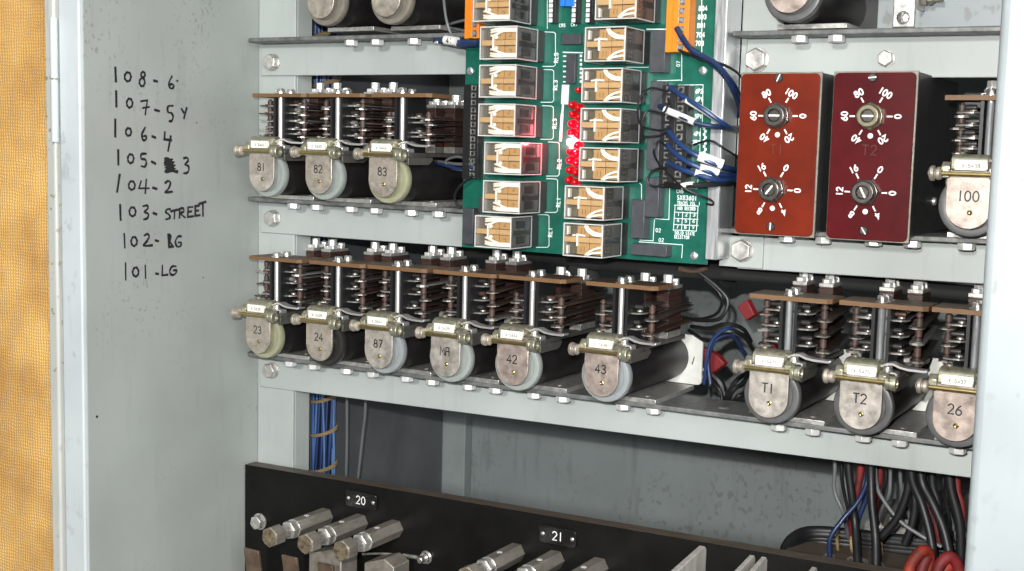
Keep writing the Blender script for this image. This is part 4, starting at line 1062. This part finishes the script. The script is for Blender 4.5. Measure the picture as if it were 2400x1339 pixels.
# thin wire to a terminal stud
p = at(1000, 1306, YP); t = thing('terminal_stud', 'small steel terminal stud with a crimped thin wire, right of the hex studs', 'terminal', (p.x, YP, p.z))
b = MB(); b.lathe((0, -.2, 0), (0, -1, 0), [(0, 6.6), (1.0, 6.6), (1.0, 5.2), (5.0, 5.2), (5.0, 3.4), (12, 3.2), (12.6, 2.4)], 20); obj('stud', b, STEEL, t, bev=.2)
q0 = at(850, 1299, YP - .012) - t.location; q1 = at(900, 1298, YP - .012) - t.location; q2 = at(945, 1302, YP - .008) - t.location
b = MB(1); b.tube([q0, q1, q2, V(-.012, -.007, .001)], .0012, 8); o = obj('wire', b, BRONZE, t)
b = MB(1); b.tube([q2 + V(.0, 0, -.0), V(-.006, -.006, 0)], .0022, 10); obj('lug', b, STEEL, t)
# copper contact fingers at lower left
def finger(px0, px1, pyt, desc):
    a = at(px0, pyt, -.075); c = at(px1, pyt + 8, -.075)
    t = MB(1); pr = []
    for i in range(10):
        s_ = i / 9; pr.append((-.075 + .010 * math.sin(s_ * 1.6) - .002, a.z - s_ * .09))
    pr2 = [(y + .0035, z) for y, z in pr[::-1]]
    t.prism(pr + pr2, 'yz', a.x, c.x)
    tag(obj('contact_finger', t, COPPER, bev=.8), desc, 'contact', 'copper contact fingers')
finger(573, 608, 1283, 'curved copper contact finger against the left edge of the black panel')
finger(662, 697, 1299, 'curved copper contact finger below the leftmost hex stud')
finger(745, 782, 1318, 'curved copper contact finger with a dark face below the middle hex stud')
def wedge(px, py, desc, W=.030):
    p = at(px, py, -.062); t = MB(1)
    t.prism([(p.x - W, p.z - .008), (p.x - W * .1, p.z), (p.x + W * .35, p.z - .006), (p.x + W * .35, p.z - .08), (p.x - W, p.z - .08)], 'xz', -.062, -.036)
    tag(obj('contact_block', t, BRONZE, bev=1.0), desc, 'contact', 'dull metal contact blocks')
wedge(780, 1291, 'dull grey metal contact block with a bright corner beneath the middle hex stud')
wedge(905, 1312, 'dull bronze contact block beneath the thin wire', .026)
# fibre arc chute boards
def chute(px, py, L, th, desc):
    p = at(px, py, YP - .004); t = MB(1)
    t.prism([(YP - .0005, p.z - .10), (YP - .0005, p.z - .003), (YP - .004, p.z), (YP - L, p.z - .006), (YP - L - .02, p.z - .10)], 'yz', p.x - th, p.x)
    tag(obj('arc_chute', t, CHUTE, bev=.6), desc, 'insulating board', 'grey fibre arc boards')
chute(1653, 1281, .075, .0055, 'large slanted grey fibre board standing out of the black panel, nearest number plate 21')
chute(1768, 1302, .06, .004, 'left of two close grey fibre boards near the cables')
chute(1796, 1306, .05, .004, 'right of two close grey fibre boards near the cables')
chute(1914, 1330, .05, .004, 'small grey fibre board tip beside the three cable holes')

# dark shelf behind the panel that the cables pass through
b = MB(1); a = at(1830, 1296, .0); b.prism([(-.322, -.006), (-.06, -.006), (-.06, .12), (-.335, .085)], 'xy', -.352, -.345)
shelf = tag(obj('cable_shelf', b, BAKEE, bev=.6), 'dark brown shelf behind the black panel with cables passing through it', 'shelf')
for px, py, r in ((1942, 1310, .006), (2010, 1321, .010), (2055, 1331, .007)):
    r_ = ray(px, py); k = -.3448 / r_.z; q = V(r_.x * k, r_.y * k - 1, -.3448)
    t = MB(1); t.lathe(tuple(q), (0, 0, 1), [(0, r), (.003, r * .95), (.003, r * .7), (.0, r * .68)], 22); obj('bushing', t, STEEL, shelf)

# ================================================================== WIRING
def wire(name, desc, cat, m_, r, pts, group=None, n=8):
    b = MB(1); b.tube([at(*p) for p in pts], r, n); o = tag(obj(name, b, m_), desc, cat, group); return o
def bundle(desc, cx, Y, z0, z1, R, N, ties, name='wire_bundle'):
    t = thing(name, desc, 'wire bundle', (cx, Y, z0)); N = 30
    random.seed(5); b = MB(1); k = 0
    for i in range(N):
        a = 2 * PI * i / N; rr = R * (1.02 if i % 2 else .9) * random.uniform(.95, 1.05)
        pts = [V(rr * math.cos(a + .25 * math.sin(j * .9 + i)), rr * math.sin(a + .25 * math.sin(j * .9 + i)), (z1 - z0) * j / 14) for j in range(15)]
        b.cur = random.choice((0, 0, 0, 1, 1, 2)); b.tube(pts, R * random.uniform(.10, .145), 6, 3)
    o = obj('wires', b, [mat('lacing_blue_wire', (.03, .10, .32), .36), mat('deep_blue_wire', (.015, .045, .16), .36), mat('pale_blue_wire', (.10, .20, .40), .4)], t)
    b = MB(1); b.lathe((0, 0, 0), (0, 0, 1), [(0, R * .8), (z1 - z0, R * .8)], 16); obj('core_wires', b, BLACKP, t)
    for z in ties:
        b = MB(1); pts = [V(R * 1.22 * math.cos(a), R * 1.22 * math.sin(a), z - z0 + .004 * math.sin(a + .6)) for a in [2 * PI * i / 20 for i in range(21)]]
        b.tube(pts, .0014, 7, 2); 
        pts = [V(R * 1.25 * math.cos(a), R * 1.25 * math.sin(a), z - z0 + .002 + .005 * math.sin(a + .6)) for a in [2 * PI * i / 20 for i in range(21)]]
        b.tube(pts, .0012, 7, 2); obj('twine_tie', b, TWINE, t)
    b = MB(1); b.tube([V(-R * 1.2, -R * .3, j * (z1 - z0) / 14) for j in range(15)], .0013, 7, 2); obj('lacing_cord', b, TWINE, t)
p = at(758, 1000, .10)
bundle('thick bundle of blue wires laced with twine, hanging left behind the rails', p.x, .10, -.44, .19, .0125, 18,
       [at(758, y, .10).z for y in (932, 1010, 1094, 80, 195)])
wire('hanging_wire', 'thin grey wire hanging straight down right of the blue bundle', 'wire', WIREG, .0016, [(812, 600, .08), (813, 930, .08), (813, 1030, .09), (811, 1130, .1)])
wire('hanging_wire', 'thin grey wire slanting down, second to the right of the blue bundle', 'wire', WIREG, .0016, [(856, 620, .08), (857, 930, .08), (850, 1020, .09), (838, 1130, .1)])

# wires around the board
wire('field_wire', 'blue wire leaving the orange terminal block and curving down behind the timer box', 'wire', WIREN, .0024, [(1586, 66, -.046), (1612, 108, -.052), (1650, 135, -.05), (1688, 165, -.045), (1718, 210, -.03), (1735, 260, .0), (1738, 330, .02)])
wire('field_wire', 'second blue wire from the orange terminal block, lying just above the first', 'wire', WIREN, .0022, [(1590, 72, -.046), (1622, 118, -.056), (1668, 142, -.054), (1704, 178, -.045), (1728, 215, -.02), (1742, 260, .01)])
wire('field_wire', 'thin black wire rising above the blue wires from the orange terminal block', 'wire', WIREK, .0011, [(1592, 118, -.046), (1640, 138, -.055), (1690, 150, -.05), (1725, 168, -.03), (1745, 190, .0)])
def sleeved(desc, m_, r, pts, s0, s1, rs):
    t = thing('sleeved_wire', desc, 'wire', at(*pts[0]), 'sleeved wires at the board edge')
    b = MB(1); b.tube([at(*p) - t.location for p in pts], r, 8); obj('wire', b, m_, t)
    b = MB(1); b.tube([at(*s0) - t.location, at((s0[0] + s1[0]) / 2, (s0[1] + s1[1]) / 2 - 1, (s0[2] + s1[2]) / 2) - t.location, at(*s1) - t.location], rs, 12); obj('marker_sleeve', b, SLEEVEW, t)
sleeved('blue wire with the upper long white marker sleeve, leaving the black terminal block', WIREB, .0020, [(1570, 206, -.044), (1600, 226, -.052), (1650, 258, -.055), (1695, 290, -.045), (1722, 305, -.01), (1738, 310, .03)], (1608, 234, -.053), (1688, 284, -.047), 0.0027)
sleeved('navy wire with the lower long white marker sleeve', WIREN, .0020, [(1545, 248, -.05), (1575, 264, -.056), (1630, 288, -.056), (1685, 298, -.045), (1730, 300, .0), (1745, 290, .03)], (1557, 257, -.056), (1628, 287, -.056), 0.0029)
sleeved('blue wire ending in the large folded white marker tag', WIREB, .0022, [(1565, 305, -.044), (1595, 340, -.054), (1640, 368, -.055), (1690, 390, -.045), (1735, 400, .0)], (1636, 366, -.055), (1694, 386, -.046), 0.0042)
sleeved('blue wire with a short white sleeve below the folded tag', WIREB, .0022, [(1562, 340, -.044), (1595, 370, -.054), (1632, 390, -.055), (1680, 408, -.045), (1735, 412, .0)], (1640, 392, -.055), (1684, 405, -.046), 0.0029)
sleeved('blue wire with a pale grey sleeve, third one above the white crimp', WIREB, .0022, [(1566, 382, -.044), (1595, 396, -.054), (1630, 408, -.055), (1680, 422, -.045), (1735, 420, .0)], (1628, 404, -.055), (1664, 418, -.048), 0.0032)
sleeved('black wire with a small white crimp, lowest beside the black terminal block', WIREK, .0022, [(1560, 432, -.044), (1590, 436, -.05), (1640, 434, -.05), (1700, 430, -.03), (1740, 428, .02)], (1598, 437, -.051), (1626, 433, -.051), 0.0027)
for i, (pts, d) in enumerate((
    ([(1565, 215, -.044), (1525, 207, -.075), (1498, 235, -.085), (1500, 290, -.08), (1540, 305, -.06), (1570, 300, -.046)], 'large thin black wire loop springing left of the black terminal block'),
    ([(1568, 235, -.044), (1555, 265, -.07), (1515, 262, -.085), (1505, 315, -.08), (1535, 320, -.06), (1565, 312, -.046)], 'second thin black wire loop, inside the large one'),
    ([(1562, 345, -.044), (1545, 330, -.07), (1532, 355, -.075), (1545, 385, -.06), (1570, 410, -.046)], 'thin black wire loop halfway down the black terminal block'),
    ([(1562, 430, -.044), (1535, 438, -.06), (1518, 425, -.065), (1530, 400, -.06), (1562, 392, -.046)], 'lowest thin black wire loop at the black terminal block'),
    ([(1572, 412, -.044), (1600, 440, -.055), (1640, 458, -.05), (1668, 470, -.04), (1670, 480, -.036), (1655, 478, -.034)], 'thin black wire trailing across the board print to the strut'),
    ([(1625, 340, -.035), (1665, 330, -.045), (1700, 350, -.04), (1735, 372, .0)], 'thin black wire crossing the aluminium strut'))):
    wire('black_wire', d, 'wire', WIREK, .0009, pts, 'thin black wires by the terminal block')
for i, (pts, m_, d) in enumerate((
    ([(1120, 100, -.045), (1085, 99, -.04), (1040, 95, -.03), (1020, 92, -.02)], WIREB, 'upper blue wire entering the left orange terminal block'),
    ([(1120, 104, -.045), (1085, 106, -.042), (1050, 102, -.03), (1018, 96, -.02)], WIREN, 'lower blue wire entering the left orange terminal block'))):
    wire('field_wire', d, 'wire', m_, .0020, pts)
b = MB(1); b.tube([at(1044, 94, -.037), at(1072, 98, -.039)], .0042, 12); tag(obj('marker_sleeve', b, SLEEVEW), 'white marker sleeve on the blue wires left of the orange block', 'wire sleeve')
for pts, m_, r, d in (
    ([(1105, 375, -.042), (1070, 368, -.03), (1045, 378, -.02), (1060, 395, -.02), (1100, 400, -.04)], WIREG, .0012, 'thin grey wire loop in front of the coil of relay 83'),
    ([(1106, 392, -.042), (1080, 396, -.03), (1050, 390, -.02), (1020, 382, .0)], WIREB, .0015, 'blue wire running from the left black terminal block along coil 83'),
    ([(1106, 385, -.042), (1070, 385, -.03), (1035, 380, -.01), (1015, 378, .01)], WIREG, .0015, 'grey wire running from the left black terminal block along coil 83'),
    ([(1108, 412, -.042), (1075, 440, -.04), (1066, 465, -.035), (1078, 490, -.03)], WIREK, .0012, 'thin black wire dropping from the left black terminal block'),
    ([(1038, -20, -.02), (1045, 40, -.03), (1055, 75, -.03), (1065, 90, -.03)], WIREG, .0013, 'thin grey wire dropping beside the second top coil'),
    ([(1100, 45, -.035), (1060, 55, -.02), (1045, 62, -.01), (1085, 72, -.02)], WIREG, .0013, 'thin grey wire bending into the left orange block')):
    wire('loose_wire', d, 'wire', m_, r, pts)

# loops and harness between relays 43 and T1, and below the board
for pts, m_, r, d in (
    ([(1640, 640, .03), (1680, 672, .03), (1706, 705, .03), (1690, 745, .03), (1650, 752, .04), (1610, 748, .07)], WIREK, .0024, 'black wire arching from under the board down to the contacts of relay 43'),
    ([(1632, 640, .04), (1668, 668, .04), (1692, 700, .04), (1680, 735, .05), (1640, 748, .07), (1600, 745, .09)], WIREK, .0020, 'inner black wire arching beside the one from under the board'),
    ([(1620, 765, .08), (1660, 770, .06), (1700, 760, .05), (1740, 770, .06), (1760, 800, .08)], WIREK, .0026, 'black wire sagging behind relays 43 and T1, topmost'),
    ([(1615, 775, .09), (1660, 800, .06), (1700, 778, .05), (1740, 785, .06), (1765, 820, .08)], WIREK, .0026, 'black wire sagging behind relays 43 and T1, below the topmost'),
    ([(1665, 900, .05), (1660, 840, .05), (1680, 795, .05), (1720, 790, .06), (1755, 850, .08)], WIREN, .0026, 'navy wire hooped between relays 43 and T1'),
    ([(1650, 900, .05), (1656, 845, .045), (1668, 800, .045), (1705, 770, .05), (1745, 790, .07)], WIREB, .0022, 'blue wire rising from the rear plate of relay 43'),
    ([(1650, 890, .06), (1680, 905, .05), (1692, 930, .05), (1680, 955, .05), (1650, 965, .06)], WIREK, .0022, 'black wire curling down behind relay 43'),
    ([(1700, 950, .05), (1718, 915, .04), (1740, 900, .05), (1752, 880, .07)], WIREK, .0030, 'black wire rising to the coil tags of relay T1'),
    ([(1710, 960, .06), (1730, 930, .05), (1750, 925, .06), (1770, 900, .08)], WIREK, .0034, 'thick black wire low behind relay T1'),
    ([(1690, 965, .07), (1705, 925, .06), (1728, 890, .06), (1760, 870, .09)], WIREK, .0030, 'black wire slanting behind relay T1'),
    ([(1660, 870, .08), (1690, 900, .08), (1700, 940, .08), (1715, 975, .08)], WIREK, .0050, 'thick black lead under the red tape')):
    wire('harness_wire', d, 'wire', m_, r * .72, pts)
def tape(corners, Y, desc, mats):
    b = MB(1); p = [at(x, y, Y) for x, y in corners]; n = len(p)
    q = [v + V(.002, .006, 0) for v in p]
    b.rings([[tuple(v) for v in p], [tuple(v) for v in q]]); tag(obj('tape_flag', b, mats, bev=.6), desc, 'tape', 'red tape flags on the wires')
tape([(1650, 815), (1680, 833), (1698, 853), (1668, 876), (1650, 862)], .07, 'red tape flag on the wires right of relay 43', REDTAPE)
tape([(1728, 720), (1750, 702), (1768, 738), (1748, 752)], .06, 'dull red tape flag beside the contacts of relay T1', REDTAPE)
tape([(1796, 822), (1812, 806), (1824, 824), (1808, 834)], .06, 'small red tape flag behind the post of relay T1', REDTAPE)
# black harness under the middle rail, behind the board
hb = thing('cable_harness', 'black taped cable harness slung below the board and rail', 'cable harness', at(1100, 590, .05))
def hpart(nm, pts, r, m_=TAPEK):
    b = MB(1); b.tube([at(*p) - hb.location for p in pts], r, 12); obj(nm, b, m_, hb)
hpart('trunk', [(1080, 590, .06), (1250, 598, .05), (1400, 618, .04), (1560, 632, .04), (1700, 640, .04), (1900, 655, .05), (2300, 690, .06)], .0065)
hpart('branch', [(1350, 618, .05), (1375, 640, .05), (1388, 668, .05)], .011)
hpart('branch', [(1545, 622, .05), (1535, 640, .05), (1528, 660, .06)], .004)
hpart('clip', [(1592, 630, .03), (1625, 636, .03), (1660, 628, .03)], .0024, COPPER)
hpart('branch', [(1712, -60, .03), (1716, 150, .03), (1718, 350, .03), (1705, 560, .035)], .010)  # added upright black runs, filling the dark gap beside the strut
hpart('branch', [(1700, -60, .05), (1730, 150, .05), (1736, 350, .05), (1722, 600, .05)], .012)
hpart('branch', [(1720, 640, .06), (1600, 560, .07), (1300, 470, .07), (1060, 430, .08)], .016)

# cables at the lower right
K = .05
CB = [([(1955, 1095, .06), (1958, 1150, .06), (1975, 1205, .06), (1990, 1260, .08)], WIREG, .0024, 'thin grey cable, leftmost of those dropping below the long rail'),
 ([(1988, 1095, .05), (1994, 1160, .05), (2005, 1230, .05), (2008, 1322, .03)], WIREK, .0048, 'thick black cable entering the middle hole of the shelf'),
 ([(2018, 1100, .06), (2008, 1160, .06), (1998, 1210, .07), (1995, 1255, .08)], WIRER, .0046, 'red cable behind the leftmost thick black cable'),
 ([(2035, 1108, .05), (2012, 1170, .04), (1975, 1220, .03), (1948, 1262, .025), (1942, 1308, .025)], WIREN, .0030, 'navy cable curving down to the left hole of the shelf'),
 ([(2042, 1108, .06), (2030, 1170, .06), (2010, 1220, .06), (2008, 1250, .07)], WIREN, .0034, 'second navy cable behind the curving one'),
 ([(2042, 1110, .04), (2046, 1180, .035), (2050, 1260, .03), (2055, 1330, .02)], WIREK, .0050, 'thick black cable entering the right hole of the shelf'),
 ([(2060, 1112, .07), (2054, 1160, .07), (2050, 1220, .08)], WIRER, .0048, 'short red cable behind the thick straight black one'),
 ([(2086, 1118, .06), (2082, 1160, .06), (2068, 1195, .07), (2058, 1230, .08)], WIREG, .0022, 'thin grey cable leaning left of the hooped black cable'),
 ([(2052, 1130, .05), (2070, 1170, .05), (2110, 1222, .05), (2160, 1258, .05), (2205, 1282, .05)], WIREG, .0024, 'thin grey cable crossing diagonally to the right'),
 ([(2132, 1118, .05), (2122, 1170, .05), (2098, 1220, .05), (2062, 1262, .05)], WIREK, .0050, 'hooped thick black cable swinging left'),
 ([(2140, 1122, .06), (2146, 1180, .06), (2138, 1230, .06), (2118, 1275, .06)], WIREK, .0048, 'thick black cable bowed right of the hooped one'),
 ([(2136, 1118, .04), (2160, 1180, .04), (2180, 1250, .035), (2192, 1320, .03)], WIREK, .0050, 'thick black cable slanting down to the right'),
 ([(2150, 1120, .07), (2170, 1180, .07), (2195, 1240, .07), (2200, 1280, .07)], WIRER, .0046, 'red cable showing between two slanting black cables'),
 ([(2158, 1122, .05), (2185, 1180, .045), (2210, 1240, .04), (2228, 1310, .035)], WIREK, .0054, 'second thick black cable slanting down to the right'),
 ([(2186, 1130, .06), (2196, 1170, .06), (2202, 1220, .06), (2212, 1270, .06)], WIREK, .0046, 'short upright black cable near the white pillar'),
 ([(2225, 1135, .05), (2240, 1190, .05), (2250, 1240, .05), (2254, 1320, .05)], WIREK, .0056, 'thick black cable against the white pillar'),
 ([(2245, 1142, .06), (2252, 1180, .06), (2256, 1220, .06)], WIRER, .0040, 'red cable end against the white pillar')]
for i in range(5):
    x = (1972, 2075, 2108, 2172, 2210)[i]; dx = (30, -28, 34, -26, 20)[i]
    CB.append(([(x, 1112 + i * 5, .08), (x + dx * .2, 1160, .085), (x + dx * .7, 1215, .09), (x + dx, 1270, .10)], (WIREK, WIREK, WIREG, WIREK, WIREK)[i], .0022,
      ['thin black cable among the leftmost dropping cables', 'thin black cable behind the upright one, leaning left', 'thin grey cable behind the bowed black cable', 'thin black cable behind the slanting pair', 'thin black cable near the white pillar, leaning right'][i]))
for pts, m_, r, d in CB:
    p0 = pts[0]; pts = [(p0[0] - 1, p0[1] - 90, p0[2])] + pts
    wire('drop_cable', d, 'cable', m_, r * .72, [(p[0] + random.uniform(-2.5, 2.5), p[1], p[2]) for p in pts], 'cables dropping below the long rail', 10)
hz = thing('floor_harness', 'black cable harness tied with twine, lying along the shelf behind the dropping cables', 'cable harness', at(1850, 1290, .09))
for dy, r in ((0, .0050), (10, .0048), (20, .0050), (-8, .0042), (30, .0046)):
    b = MB(1); b.tube([at(1838 + dy * .7, 1310 + dy, .05) - hz.location, at(1858 + dy * .4, 1270 + dy, .07) - hz.location, at(1900, 1252 + dy, .09) - hz.location, at(1990, 1257 + dy, .10) - hz.location, at(2080, 1268 + dy, .10) - hz.location, at(2200, 1280 + dy, .10) - hz.location, at(2300, 1296 + dy, .10) - hz.location], r, 10)
    obj('cable', b, WIREK, hz)
for px in (1962, 1995, 2064):
    b = MB(1); b.tube([at(px + 3, 1248, .09) - hz.location, at(px, 1262, .075) - hz.location, at(px + 1, 1285, .072) - hz.location, at(px + 4, 1298, .08) - hz.location], .0014, 7); obj('twine_tie', b, TWINE, hz)
for pts, m_, d in (
    ([(2120, 1380, -.01), (2135, 1325, -.005), (2160, 1292, .0), (2178, 1300, .01), (2172, 1350, .01)], WIREO, 'bright orange red cable loop rising behind the black panel'),
    ([(2150, 1380, .0), (2162, 1330, .005), (2176, 1305, .01), (2182, 1330, .02), (2184, 1370, .02)], WIRER, 'dark red cable inside the bright orange red loop'),
    ([(2190, 1385, .0), (2200, 1330, .0), (2225, 1305, .005), (2246, 1330, .01), (2250, 1380, .01)], WIRER, 'dark red cable loop next to the white pillar'),
    ([(2205, 1385, .01), (2214, 1340, .01), (2230, 1325, .015), (2240, 1350, .02)], WIREO, 'inner red cable loop next to the white pillar')):
    wire('red_loop', d, 'cable', m_, .0046, pts, 'red cable loops', 12)
# saddle clip and bolts at the back, lower right
for px, py, d in ((2050, 1237, 'zinc bolt with washer on the back panel between the dropping cables'), (2252, 1265, 'zinc bolt on the back panel beside the white pillar')):
    p = at(px, py, .16); t = thing('back_bolt', d, 'bolt', (p.x, .16, p.z))
    b = MB(); b.lathe((0, 79, 0), (0, -1, 0), [(0, 9.5), (80, 9.5), (81, 9)], 24); obj('washer_spacer', b, ZINC, t)
    b = MB(); b.hexb((0, -2.1, 0), (0, -1, 0), 6.5, 5, .2); obj('bolt_head', b, ZINC, t, bev=.3)
# pen mark on the rear plate of relay 43, ink on the sleeve, clip on the back panel
for o in list(bpy.data.objects):
    if o.name.startswith('rear_plate') and o.parent and 'marked 43' in o.parent.get('label', ''):
        b = MB(); b.ribbon([(24.5, 79.0, 24), (26.5, 79.0, 31)], .9, (0, -1, 0)); obj('pen_mark', b, INK, o)
sl = [o for o in bpy.data.objects if o.get('category') == 'wire sleeve'][0]
p = at(1058, 96, -.038); b = MB(1)
text_m(b, '41', (p.x, p.y - .0042, p.z), V(1, .05, -.08), V(0, 0, 1), .0042, .0008, (0, -1, 0)); obj('lettering', b, INK, sl)
p = at(2112, 1248, .12); b = MB(1); b.box(p.x - .011, p.x + .011, .12, .122, p.z - .014, p.z + .012); b.lathe((p.x, .12, p.z + .001), (0, -1, 0), [(0, .005), (.0012, .0046)], 18); b.box(p.x - .011, p.x + .011, .1222, .379, p.z - .014, p.z - .012)
tag(obj('cable_clip', b, ZINC, bev=.5), 'small zinc clip plate behind the diagonal grey cable', 'clip')
